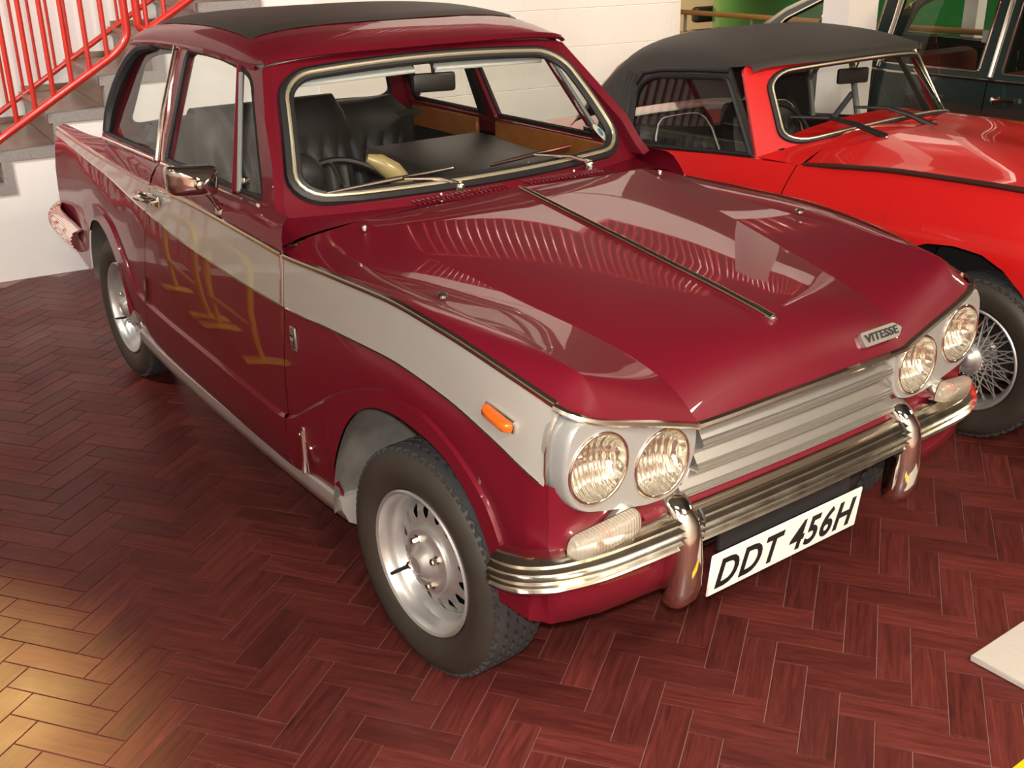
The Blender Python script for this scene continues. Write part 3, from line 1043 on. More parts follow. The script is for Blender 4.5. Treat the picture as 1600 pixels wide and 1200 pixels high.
# louvres ahead of the screen
for sgn, y0, y1 in ((1, -.30, -.02), (1, .06, .33)):
    for j in range(20):
        y = y0+(y1-y0)*j/19
        x = -.548-.03*(y*y/.1)*.3
        mesh('louvre', *rbox((x, y, float(ez(abs(y)))+.0035), (.045, .0055, .007), .002, 1), MAROON, sc)

# --- roof
fg_w = pchip([-2.03, -1.98, -1.9, -1.7, -1.4, -1.2, -1.05, -.953], [.500, .512, .511, .506, .506, .508, .512, .511])
fg_z = pchip([-2.03, -1.98, -1.9, -1.7, -1.57, -1.4, -1.28, -1.1, -1.0, -.953], [1.256, 1.268, 1.276, 1.285, 1.287, 1.286, 1.283, 1.272, 1.270, 1.279])
fr_z = pchip([-2.06, -2.0, -1.9, -1.7, -1.4, -1.2, -1.08, -1.0, -.953], [1.258, 1.305, 1.340, 1.365, 1.374, 1.364, 1.345, 1.322, 1.301])


def roofp(x, a, off=0.0):
    wg, zg, zc = float(fg_w(x)), float(fg_z(x)), float(fr_z(x))
    sa, ca = math.sin(a), math.cos(a)
    y = wg*abs(ca)**.54*(1 if ca > 0 else -1)
    z = zg+(zc-zg)*max(0, sa)**.66
    return (x, -y, z+off)


AA = [0, .05, .12, .22, .34, .48, .65, .85, 1.05, 1.3, PI/2]
AA = AA+[PI-a for a in AA[-2::-1]]
RX = [-.953, -.965, -.985, -1.01, -1.05, -1.1, -1.2, -1.3, -1.4, -1.5, -1.6, -1.7, -1.8, -1.86, -1.92, -1.96, -2.0, -2.03]
rows = [[roofp(x, a) for a in AA] for x in RX]
# drip edge along the front
first = [(p[0]+.012, p[1]*1.004, p[2]-.010) for p in rows[0]]
first0 = [(p[0]-.006, p[1], p[2]-.016) for p in rows[0]]
roof = mesh('roof', *grid([first0, first]+rows), MAROON, car, sharp=40, recalc=True)
side = [[(x, s*(float(fg_w(x))+d), float(fg_z(x))+h) for x in np.linspace(-2.0, -.992, 30)] for s in (-1, 1) for d, h in ((-.004, -.012), (.007, -.012), (.009, -.004), (.004, .002), (-.004, .003))]
for s in (0, 1):
    V, F = grid(side[s*5:(s+1)*5])
    mesh('gutter', V, F, MAROON, roof, recalc=True)
# black folding sunroof fabric
rows = []
for x in np.linspace(-1.12, -1.85, 22):
    rows.append([roofp(x, a, .006 if .60 < a < PI-.60 else .001) for a in np.linspace(.56, PI-.56, 26)])
rows[0] = [(p[0], p[1], p[2]-.005) for p in rows[0]]
mesh('sunroof_fabric', *grid(rows), VINYL, roof, recalc=True)

# --- greenhouse sides: panel with window openings
def gy(z): return .665-.40*(z-.885)+.010*math.sin(PI*min(1, max(0, (z-.95)/.32)))


def gmap(x, z): return (x, -gy(z), z)


OUT = [(-.672, .945), (-.70, .975), (-.745, 1.05), (-.84, 1.14), (-.955, 1.262), (-1.0, 1.268), (-1.1, 1.272), (-1.28, 1.282), (-1.45, 1.287), (-1.6, 1.287), (-1.8, 1.282), (-1.94, 1.275), (-1.99, 1.262), (-2.045, 1.18), (-2.072, 1.05), (-2.066, .95), (-1.6, .945), (-1.1, .945)]
QW = rpoly([(-2.050, .968), (-1.528, .965), (-1.548, 1.10), (-1.592, 1.272), (-1.83, 1.268), (-1.905, 1.252), (-2.02, 1.15)], [.02, .015, .02, .03, .05, .06, .08])
DW = rpoly([(-1.462, .962), (-.765, .962), (-.80, 1.02), (-1.0, 1.238), (-1.107, 1.258), (-1.232, 1.270), (-1.36, 1.274), (-1.498, 1.272)], [.015, .02, .02, .05, .05, .03, .03, .03])
for s in (1, -1):
    fm = (lambda x, z: gmap(x, z)) if s == 1 else (lambda x, z: (x, gy(z), z))
    V, F = plate(OUT, [QW, DW], fm, .028, (0, -s*.93, .37))
    if s == 1: F = [tuple(reversed(f)) for f in F]
    gh = mesh('window_pillars', V, F, MAROON, car, sharp=30, recalc=True)
    for poly, nm in ((QW, 'quarter_window'), (DW, 'door_window')):
        host = quart if nm == 'quarter_window' else doors
        key = 'R' if s == 1 else 'L'
        P3 = [(p[0], (-1 if s == 1 else 1)*(gy(p[1])-.006), p[1]) for p in poly]
        mesh('rubber_seal', *tube(P3, .0085, 6, closed=True), RUBBER, host[key])
        V = [(p[0], (-1 if s == 1 else 1)*(gy(p[1])-.012), p[1]) for p in poly]
        mesh('window_glass', V, [tuple(range(len(V)))], GLASS, host[key], smooth=False)
    sg = -1 if s == 1 else 1
    mesh('wide_seal', *tube([(x, sg*(gy(z)-.004), z) for x, z, _ in curve3([(-2.030, .975, 0), (-2.032, 1.03, 0), (-2.005, 1.13, 0), (-1.955, 1.21, 0), (-1.89, 1.250, 0), (-1.80, 1.262, 0)], 26)], np.interp(np.linspace(0, 1, 26), [0, .2, .4, .6, .8, 1], [.016, .019, .021, .021, .016, .010]), 8), RUBBER, quart['R' if s == 1 else 'L'])
    # quarter-light divider and chrome strips
    key = 'R' if s == 1 else 'L'
    mesh('quarter_light_frame', *tube([(-1.092, sg*(gy(1.26)), 1.258), (-.925, sg*(gy(.955)+.002), .955)], .0115, 8), MAROON, doors[key])
    mesh('quarter_light_frame', *tube([(-1.070, sg*(gy(1.24)), 1.245), (-.905, sg*(gy(.96)+.002), .960)], .007, 8), GREY_F, doors[key])
    mesh('pillar_strip', *tube([(-1.578, sg*(gy(1.28)+.006), 1.28), (-1.535, sg*(gy(1.09)+.006), 1.09), (-1.508, sg*(gy(.955)+.006), .955)], .008, 8), CHROME, quart[key])
    mesh('waist_strip', *tube([(x, sg*(gy(.955)+.008), .955) for x in (-2.035, -1.53)], .005, 6), CHROME, quart[key])
    mesh('waist_strip', *tube([(x, sg*(gy(.952)+.008), .952) for x in (-1.47, -1.1, -.77)], .005, 6), CHROME, doors[key])

# rear window panel
def RWm(s, t):
    b = np.array([-2.20+.13*s*s, .61*s, .945]); p = np.array([-2.02+.02*s*s, .50*s, 1.262])
    q = b+(p-b)*t
    return (q[0], q[1], q[2])


r0 = ring(1.03, -.06, 1.06, .05, .05); r1 = ring(.90, .08, .88, .12, .14)
mesh('rear_window_frame', *grid([[RWm(s, t) for s, t in r] for r in (r0, r1)], closed_u=True), MAROON, car, recalc=True)
mesh('rubber_seal', *tube([RWm(s, t) for s, t in r1], .010, 6, closed=True), RUBBER, car)
mesh('rear_window_glass', *grid([[RWm(s*k, .5+(t-.5)*k) for s, t in r1] for k in (1, .6, .3, .02)], closed_u=True), GLASS, car, sharp=180)

# --- chrome strips
def cline(x0, x1, n, dy=.004, dz=.004, s=1): return [(x, -s*(float(fyC(x))+dy), float(fzC(x))+dz) for x in np.linspace(x0, x1, n)]


flat = [(-.004, -.0075), (.005, -.006), (.007, 0), (.005, .006), (-.004, .0075)]
for s in (1, -1):
    key = 'R' if s == 1 else 'L'
    nf = lambda i, p, t: (Vector((0, -s, 0)), Vector((0, 0, 1)))
    mesh('chrome_strip', *sweep(cline(-.550, .445, 40, .002, 0, s), flat, nfun=nf), CHROME_W, bonnet, recalc=True)
    mesh('chrome_strip', *sweep(cline(-1.48, -.562, 26, .002, 0, s), flat, nfun=nf), CHROME_W, doors[key], recalc=True)
    mesh('chrome_strip', *sweep(cline(-2.95, -1.52, 30, .002, 0, s), flat, nfun=nf), CHROME_W, quart[key], recalc=True)
    lowp = [(x, -s*(float(fyB(x))+.002), float(fzB(x))) for x in np.linspace(-.553, .44, 30)]
    mesh('stripe_edging', *tube(lowp, .0024, 6), CHROME_W, bonnet)
    lowp = [(x, -s*(float(fyB(x))+.002), float(fzB(x))) for x in np.linspace(-1.56, -.565, 30)]
    mesh('stripe_edging', *tube(lowp, .0022, 6), CHROME_W, doors[key])
    lowp = [(x, -s*(float(fyB(x))+.002), float(fzB(x))) for x in np.linspace(-2.93, -1.58, 30)]
    mesh('stripe_edging', *tube(lowp, .0022, 6), CHROME_W, quart[key])
    # edge trim on the door's leading edge
    mesh('door_edge_trim', *tube([(door_front(z)-.006, -s*(float(fyC(-.56))+.004+(.872-z)*.10), z) for z in (.872, .82, .75)], .0035, 6), CHROME, doors[key])
    mesh('door_edge_trim', *tube([(door_rear(z)+.014, -s*(float(fyK(-1.66))+.002), z) for z in (.555, .50, .465)], .0055, 6), CHROME, doors[key])

# lip trim across the nose
lip = [(.447, .640, .803), (.470, .632, .797), (.489, .615, .789), (.498, .585, .777), (.503, .54, .762), (.508, .44, .734), (.511, .36, .710), (.514, .325, .701), (.518, .25, .702), (.522, .1, .705), (.523, 0, .7055)]
lip = curve3(lip, 44)
full = [(p[0], -p[1], p[2]-.002) for p in lip]+[(p[0], p[1], p[2]-.002) for p in lip[-2::-1]]
lp = [(-.006, -.007), (.005, -.006), (.008, -.001), (.005, .005), (-.004, .007)]


def lipn(i, p, t):
    h = Vector((t.y, -t.x, 0)); h = h if h.x > 0 else -h
    return (h.normalized(), Vector((0, 0, 1)))


nl = mesh('lip_moulding', *sweep(full, lp, nfun=lipn), CHROME_W, bonnet, recalc=True)

# bonnet centre strip
path = [tuple(p) for p in curve3([(k[0], 0, k[2]+.004) for k in KM[:6]], 30)]
path = [(p[0], 0, p[2]) for p in path]
path[-1] = (.402, 0, .8175)
rad = np.interp(np.linspace(0, 1, 30), [0, .05, .9, 1], [.004, .007, .0085, .010])
V, F = tube(path, rad, 10)
bs = mesh('bonnet_strip', V, F, CHROME_W, bonnet)
mesh('strip_cap', *lathe([(0, .012), (.007, .009), (.0105, .002), (.0105, -.012)], 14, 'x', (.398, 0, .8175)), CHROME, bonnet)

# nose badge with raised name
from mathutils import Euler
bn = np.array([.80, 0, .60]); bu = np.array([-.60, 0, .80])
bc = np.array([.494, .262, .7445])
def bmap(a, b, o=0.0):
    q = bc+np.array([0, 1, 0])*a+bu*b+bn*o
    return tuple(q)
ol = rpoly([(-.070, -.016), (.050, -.016), (.070, 0), (.070, .004), (.050, .018), (-.070, .018)], .004, 3)
V, F = plate(ol, [], lambda a, b: bmap(a, b, .006), .010, tuple(bn))
bad = mesh('nose_badge', V, F, ALU, bonnet, smooth=False, recalc=True); bad['label'] = 'chrome badge with black raised lettering on the nose'


def text_mesh(s, size, shear=0.0, ext=.001, offset=0.0, spacing=1.0, font=None):
    cu_ = bpy.data.curves.new('lettering', 'FONT'); cu_.body = s; cu_.size = size; cu_.shear = shear; cu_.extrude = ext; cu_.offset = offset
    cu_.align_x = 'CENTER'; cu_.align_y = 'CENTER'; cu_.space_character = spacing; cu_.resolution_u = 4
    o = bpy.data.objects.new('lettering', cu_); COL.objects.link(o)
    bpy.context.view_layer.update()
    dg = bpy.context.evaluated_depsgraph_get()
    me = bpy.data.meshes.new_from_object(o.evaluated_get(dg))
    V = [tuple(v.co) for v in me.vertices]; F = [tuple(p.vertices) for p in me.polygons]
    bpy.data.objects.remove(o); bpy.data.curves.remove(cu_); bpy.data.meshes.remove(me)
    return V, F


V, F = text_mesh('VITESSE', .026, .12, .0008, .0006, 1.05)
xm = max(abs(v[0]) for v in V)
mesh('lettering', [bmap(v[0]*.060/xm-.004, v[1]+.0005, .0068+v[2]) for v in V], F, INK, bad, smooth=False)

# bonnet catches and washer jets
for y in (-.576, .576):
    c0 = (-.013, y, .886)
    mesh('bonnet_catch', *lathe([(0, .003), (.007, .004), (.010, .002), (.012, 0), (.012, -.006)], 16, 'z', c0), CHROME, bonnet)
    mesh('catch_centre', *lathe([(0, .0048), (.006, .0045), (.007, .003)], 12, 'z', c0), BLACK, bonnet)
mesh('bonnet_buffer', *lathe([(0, .008), (.005, .007), (.0075, .003), (.007, -.006)], 12, 'z', (-.478, -.50, .924)), CHROME, bonnet)
mesh('bonnet_buffer', *lathe([(0, .008), (.005, .007), (.0075, .003), (.007, -.006)], 12, 'z', (-.478, .50, .924)), CHROME, bonnet)
for y in (-.19, .275):
    x = -.605
    mesh('washer_jet', *lathe([(0, .017), (.004, .016), (.0055, .011), (.003, .008), (.008, .002), (.009, -.006)], 12, 'z', (x, y, .928)), CHROME, sc)

# --- wipers
def wiper(piv, tip, pivz):
    t = G()
    t.add(*lathe([(0, .026), (.008, .025), (.013, .018), (.014, .006), (.011, -.01)], 14, 'z', (piv[0], piv[1], piv[2])))
    w = mesh('wiper_pivot', t.V, t.F, CHROME, car)
    a = np.array(piv)+np.array([0, 0, .020]); b = np.array(tip[0])
    mesh('wiper_arm', *tube([tuple(a), tuple(a*.6+b*.4+np.array([.006, 0, .010])), tuple(b)], [.006, .0055, .003], 6), CHROME, w)
    mesh('wiper_blade', *tube([tip[1], tuple((np.array(tip[1])+np.array(tip[2]))/2+np.array([.004, 0, .002])), tip[2]], [.003, .0055, .003], 6), CHROME, w)
    mesh('blade_rubber', *tube([tuple(np.array(p)-np.array([.006, 0, .006])) for p in (tip[1], tip[2])], .003, 5), RUBBER, w)


wiper((-.625, -.115, .935), [W(.47, .085, .020), W(.20, .12, .016), W(.84, .055, .016)], 0)
wiper((-.630, .355, .932), [W(-.30, .11, .020), W(-.02, .10, .016), W(-.57, .13, .016)], 0)

# --- front: grille, bezels, headlamps
g = G(); g.add(*box((.455, 0, .62), (.012, .69, .20)))
gp = g.obj('grille_panel', MAROON_D, car, smooth=False)
rows = []
for y in np.linspace(-.45, .45, 19):
    bow = .010*(1-(y/.45)**2)
    rows.append([(x+bow, y, z) for x, z in ((.462, .555), (.470, .545), (.482, .536), (.494, .522), (.500, .505), (.497, .488), (.480, .470), (.470, .45))])
mesh('apron', *grid(rows), MAROON, car, recalc=True)
for (z0, hw, hl) in ((.684, .302, .318), (.632, .312, .322), (.584, .355, .368)):
    path = [(0.008*(1-(y/.36)**2), y, 0) for y in np.linspace(-hw, hl, 15)]
    pr = [(.466, 0), (.472, .002), (.494, -.030), (.4985, -.0325), (.4975, -.036), (.494, -.0365), (.5005, -.0395), (.5005, -.0425), (.495, -.0430), (.499, -.046), (.497, -.049), (.470, -.050), (.462, -.02)]
    V, F = sweep(path, pr, nfun=lambda i, p, t: (Vector((1, 0, 0)), Vector((0, 0, 1))))
    V = [(v[0], v[1], v[2]+z0) for v in V]
    mesh('grille_slat', V, F, ALU, gp, sharp=20, recalc=True)

OB = [(.628, .783), (.648, .757), (.656, .715), (.657, .672), (.650, .635), (.632, .608), (.604, .592), (.56, .580), (.509, .568), (.45, .555), (.400, .553), (.362, .562), (.337, .590), (.322, .630), (.317, .665), (.320, .694), (.44, .729), (.55, .762)]
OBs = resample(rpoly(OB, .012, 3), 64)


def torus(c, R, r, ax='x', seg=40, sg=10):
    return lathe([(R+r*math.cos(a), r*math.sin(a)) for a in np.linspace(0, 2*PI, sg+1)], seg, ax, c)


lamps = [(.576, .677), (.4135, .637)]
for s in (1, -1):
    rows = []
    cy, cz = .49, .66
    for (x, k) in ((.43, 1.012), (.468, 1.012), (.488, 1.006), (.496, .992), (.499, .972)):
        rows.append([(x, -s*(cy+(y-cy)*k), min(cz+(z-cz)*k, z+.004)) for y, z in OBs])
    V, F = grid(rows, closed_u=True)
    face = [(cy+(y-cy)*.972, min(cz+(z-cz)*.972, z+.004)) for y, z in OBs]
    holes = [[(ly+.0715*math.cos(a), lz+.0715*math.sin(a)) for a in np.linspace(0, 2*PI, 37)[:-1]] for ly, lz in lamps]
    g = G(); g.add(V, F)
    g.add(*plate(face, holes, lambda y, z: (.499, -s*y, z)))
    bz = g.obj('headlamp_bezel', SILVER_B, car, sharp=50, recalc=False)
    for ly, lz in lamps:
        c0 = (.499, -s*ly, lz)
        hl = mesh('headlamp', *torus((.4995, -s*ly, lz), .0705, .0042), CHROME, bz)
        mesh('reflector', *lathe([(.070, 0), (.066, -.020), (.055, -.036), (.038, -.047), (.018, -.053), (.008, -.054), (.0, -.046)], 36, 'x', c0), REFL_F, hl)
        pr = [(.0695, .000)]+[(r_, .016*(1-(r_/.0695)**2)) for r_ in (.06, .05, .04, .03, .02, .01, .001)]
        mesh('headlamp_glass', *lathe(pr, 40, 'x', c0), LENS, hl, sharp=180)
    # bezel edge strip where the stripe ends
    mesh('bezel_edge', *tube([(.452, -s*(y+.007), z) for y, z in ((.634, .787), (.650, .755), (.658, .715), (.659, .675), (.656, .652))], .0035, 6), CHROME_W, bz)
    # side/turn lamp under the bezel
    th = math.radians(-9)
    c0 = np.array([.506, -s*.566, .538])
    Rm_ = Matrix.Rotation(s*math.radians(10), 3, 'X') @ Matrix.Rotation(-s*math.radians(8), 3, 'Z')
    rows = []
    for (x, k) in ((-.035, .96), (-.004, 1.0)):
        rows.append([tuple(Vector(c0)+Rm_ @ Vector((x, a*k, b*k))) for a, b in resample(rpoly([(-.086, -.026), (.078, -.026), (.086, .005), (.078, .027), (-.074, .027), (-.086, 0)], .022, 4), 40)])
    sl = mesh('side_lamp', *grid(rows, closed_u=True), CHROME, car, recalc=True)
    rows = []
    for (x, k) in ((-.003, .97), (.008, .96), (.020, .86), (.026, .6), (.027, .02)):
        rows.append([tuple(Vector(c0)+Rm_ @ Vector((x, a*k, b*k))) for a, b in resample(rpoly([(-.086, -.026), (.078, -.026), (.086, .005), (.078, .027), (-.074, .027), (-.086, 0)], .022, 4), 40)])
    mesh('side_lamp_glass', *grid(rows, closed_u=True), LENS_S, sl, sharp=60, recalc=True)
    bp_ = [tuple(Vector(c0)+Rm_ @ Vector((-.003, a, b))) for a, b in resample(rpoly([(-.083, -.024), (.076, -.024), (.083, .005), (.076, .025), (-.072, .025), (-.083, 0)], .022, 4), 40)]
    mesh('side_lamp_reflector', bp_, [tuple(range(40))], REFL, sl, smooth=False)
    bl = Vector(c0)+Rm_ @ Vector((.004, .005*s, .002))
    V, F = lathe([(0.0005, .010), (.005, .009), (.0075, .005), (.0075, 0), (.005, -.006)], 12, 'x', tuple(bl))
    mesh('amber_bulb', V, F, AMBERLENS, sl)
    # amber marker on the stripe
    xm_ = .315; ym_ = -s*(float(fyC(xm_))+.017)
    V, F = rbox((0, 0, 0), (.092, .010, .026), .004, 2)
    ml = mesh('side_marker', [(v[0]+xm_, v[1]+ym_, v[2]+.742-.16*v[0]) for v in V], F, CHROME, bonnet)
    rows = []
    for (k, d) in ((1, .004), (.97, .014), (.80, .021), (.35, .024), (.02, .024)):
        rows.append([(xm_+a*k, ym_-s*d, .742+b*k-.16*a*k) for a, b in resample(rpoly([(-.042, -.0105), (.042, -.0105), (.044, .0), (.042, .0105), (-.042, .0105), (-.044, 0)], .008, 3), 28)])
    mesh('marker_lens', *grid(rows, closed_u=True), AMBERLENS, ml, sharp=50, recalc=True)
    # wing badge and bonnet side catch
    key = 'R' if s == 1 else 'L'
    xb = -.500; yb = -s*(float(fyB(xb))+.009)
    wb_ = mesh('wing_badge', *rbox((xb, yb, .675), (.030, .006, .062), .002, 1), ALU, bonnet)
    mesh('badge_panel', *rbox((xb-.002, yb-s*.003, .668), (.020, .004, .034), .001, 1), BLACK, wb_)
    for dx in (-.006, 0, .006):
        mesh('badge_bar', *rbox((xb-.002+dx, yb-s*.0052, .668), (.0022, .0012, .024), .0005, 1), CHROME, wb_)
    xb = -.470; yb = -s*(float(fyK(xb))+.004)
    ca = mesh('bonnet_side_catch', *rbox((xb, yb, .385), (.013, .010, .130), .004, 2), CHROME, bonnet)
    mesh('catch_lever', *tube([(xb, yb-s*.005, .44), (xb, yb-s*.005, .36), (xb, yb-s*.007, .332), (xb, yb-s*.008, .322)], [.004, .005, .009, .006], 8), CHROME, ca)
    for dx, dz in ((-.028, .418), (.030, .400)):
        mesh('rivet', *lathe([(0, -.004), (.004, -.003), (.006, .002)], 10, 'y', (xb+dx, yb, dz)) if s == 1 else lathe([(0, .004), (.004, .003), (.006, -.002)], 10, 'y', (xb+dx, yb, dz)), CHROME, ca)

# --- bumper
bp0 = [(.385, .728, .466), (.41, .724, .468), (.437, .713, .470), (.460, .693, .472), (.482, .662, .475), (.497, .620, .477), (.507, .56, .477), (.512, .47, .477), (.516, .35, .477), (.520, .18, .477), (.522, 0, .477)]
bpc = curve3(bp0, 60)
path = [(p[0], -p[1], p[2]) for p in bpc]+[(p[0], p[1], p[2]) for p in bpc[-2::-1]]
hh = .046
bprof = [(-.020, hh*.97), (-.008, hh), (.002, hh*.93)]
nr = 5
for k in range(nr):
    b0 = .74-.30*k
    bprof += [(.009+.004*math.sin(PI*(k+.5)/nr), hh*(b0+.13)), (.0155+.005*math.sin(PI*(k+.5)/nr), hh*b0), (.009+.004*math.sin(PI*(k+.5)/nr), hh*(b0-.13))]
bprof += [(.007, -hh*.76), (.004, -hh*.92), (-.004, -hh), (-.016, -hh*.98), (-.014, -hh*.85), (-.006, -hh*.8), (-.006, hh*.8), (-.016, hh*.85)]


bprof = [(a+(.016*(1-(b/hh)**2) if a > -.01 and i_ < 25 else 0), b) for i_, (a, b) in enumerate(bprof)]


def bnf(i, p, t):
    h = Vector((t.y, -t.x, 0)).normalized()
    if h.dot(Vector((p.x-.0, p.y*.6, 0))) < 0: h = -h
    return (h, Vector((0, 0, 1)))


bump = mesh('front_bumper', *sweep(path, bprof, nfun=bnf), CHROME_W, car, sharp=50, recalc=True)
for y in (-.735, -.70, -.47, -.262, .262, .45):
    i = int(np.argmin([abs(abs(p[1])-abs(y)) for p in bpc]))
    p = bpc[i]
    nx = 1 if abs(y) < .6 else .45; ny = 0 if abs(y) < .6 else (.9 if y > 0 else -.9)
    bm = bmesh.new(); bmesh.ops.create_uvsphere(bm, u_segments=10, v_segments=6, radius=.0042)
    bm.verts.index_update()
    V = [(v.co.x+p[0]+.004*nx, v.co.y+(y if abs(y) < .6 else math.copysign(p[1], y))+.007*ny, v.co.z+p[2]-.037) for v in bm.verts]; F = [tuple(v.index for v in f.verts) for f in bm.faces]; bm.free()
    mesh('bumper_bolt', V, F, CHROME, bump)
for s in (1, -1):
    y0 = -s*.368
    lev = [(.548, .405, .016, .006), (.562, .418, .026, .018), (.563, .438, .030, .030), (.553, .462, .031, .036), (.535, .485, .032, .040), (.505, .508, .033, .042), (.46, .520, .0335, .041), (.41, .525, .035, .040), (.36, .524, .036, .039), (.328, .519, .035, .035), (.308, .511, .027, .027), (.297, .503, .014, .014), (.295, .500, .002, .002)]
    rows = []
    for z, x, hw, hd in lev:
        rows.append([(x+hd*math.copysign(abs(math.cos(a))**.8, math.cos(a)), y0+hw*math.copysign(abs(math.sin(a))**.8, math.sin(a)), z) for a in np.linspace(0, 2*PI, 29)[:-1]])
    V, F = grid(rows, closed_u=True); F.append(tuple(range(28)))
    ov = mesh('overrider', V, F, CHROME, car, sharp=60, recalc=True)
    mesh('overrider_cap', *rbox((.452, y0, .510), (.06, .062, .080), .018, 3), CHROME, ov)
    mesh('rubber_gasket', *tube([(.528, y0+s*.036, .522), (.543, y0+s*.036, .507), (.544, y0+s*.036, .477), (.539, y0+s*.036, .447), (.525, y0+s*.036, .432)], .0035, 5), RUBBER, ov)
    mesh('bumper_bracket', *box((.43, y0, .40), (.12, .025, .05)), DARK, ov, smooth=False)

# --- number plate
PLM = Matrix.Translation((.494, 0, .312)) @ Matrix.Rotation(math.radians(6), 4, 'Y')
pl = mesh('number_plate', *(lambda V, F: ([tuple(PLM @ Vector(v)) for v in V], F))(*rbox((0, 0, 0), (.006, .508, .110), .0028, 1)), PLATE, car); pl['label'] = 'white number plate with black characters'
V, F = text_mesh('DDT 456H', .094, .20, .0006, .0022, 1.12)
xm = max(v[0] for v in V); xn = min(v[0] for v in V); zm = max(v[1] for v in V); zn = min(v[1] for v in V)
mesh('lettering', [tuple(PLM @ Vector((.0037+v[2], ((v[0]-xn)/(xm-xn)-.5)*.468, -.001+((v[1]-zn)/(zm-zn)-.5)*.078))) for v in V], F, INK, pl, smooth=False)
mesh('plate_bracket', *box((.484, 0, .395), (.008, .44, .07)), DARK, pl, smooth=False)

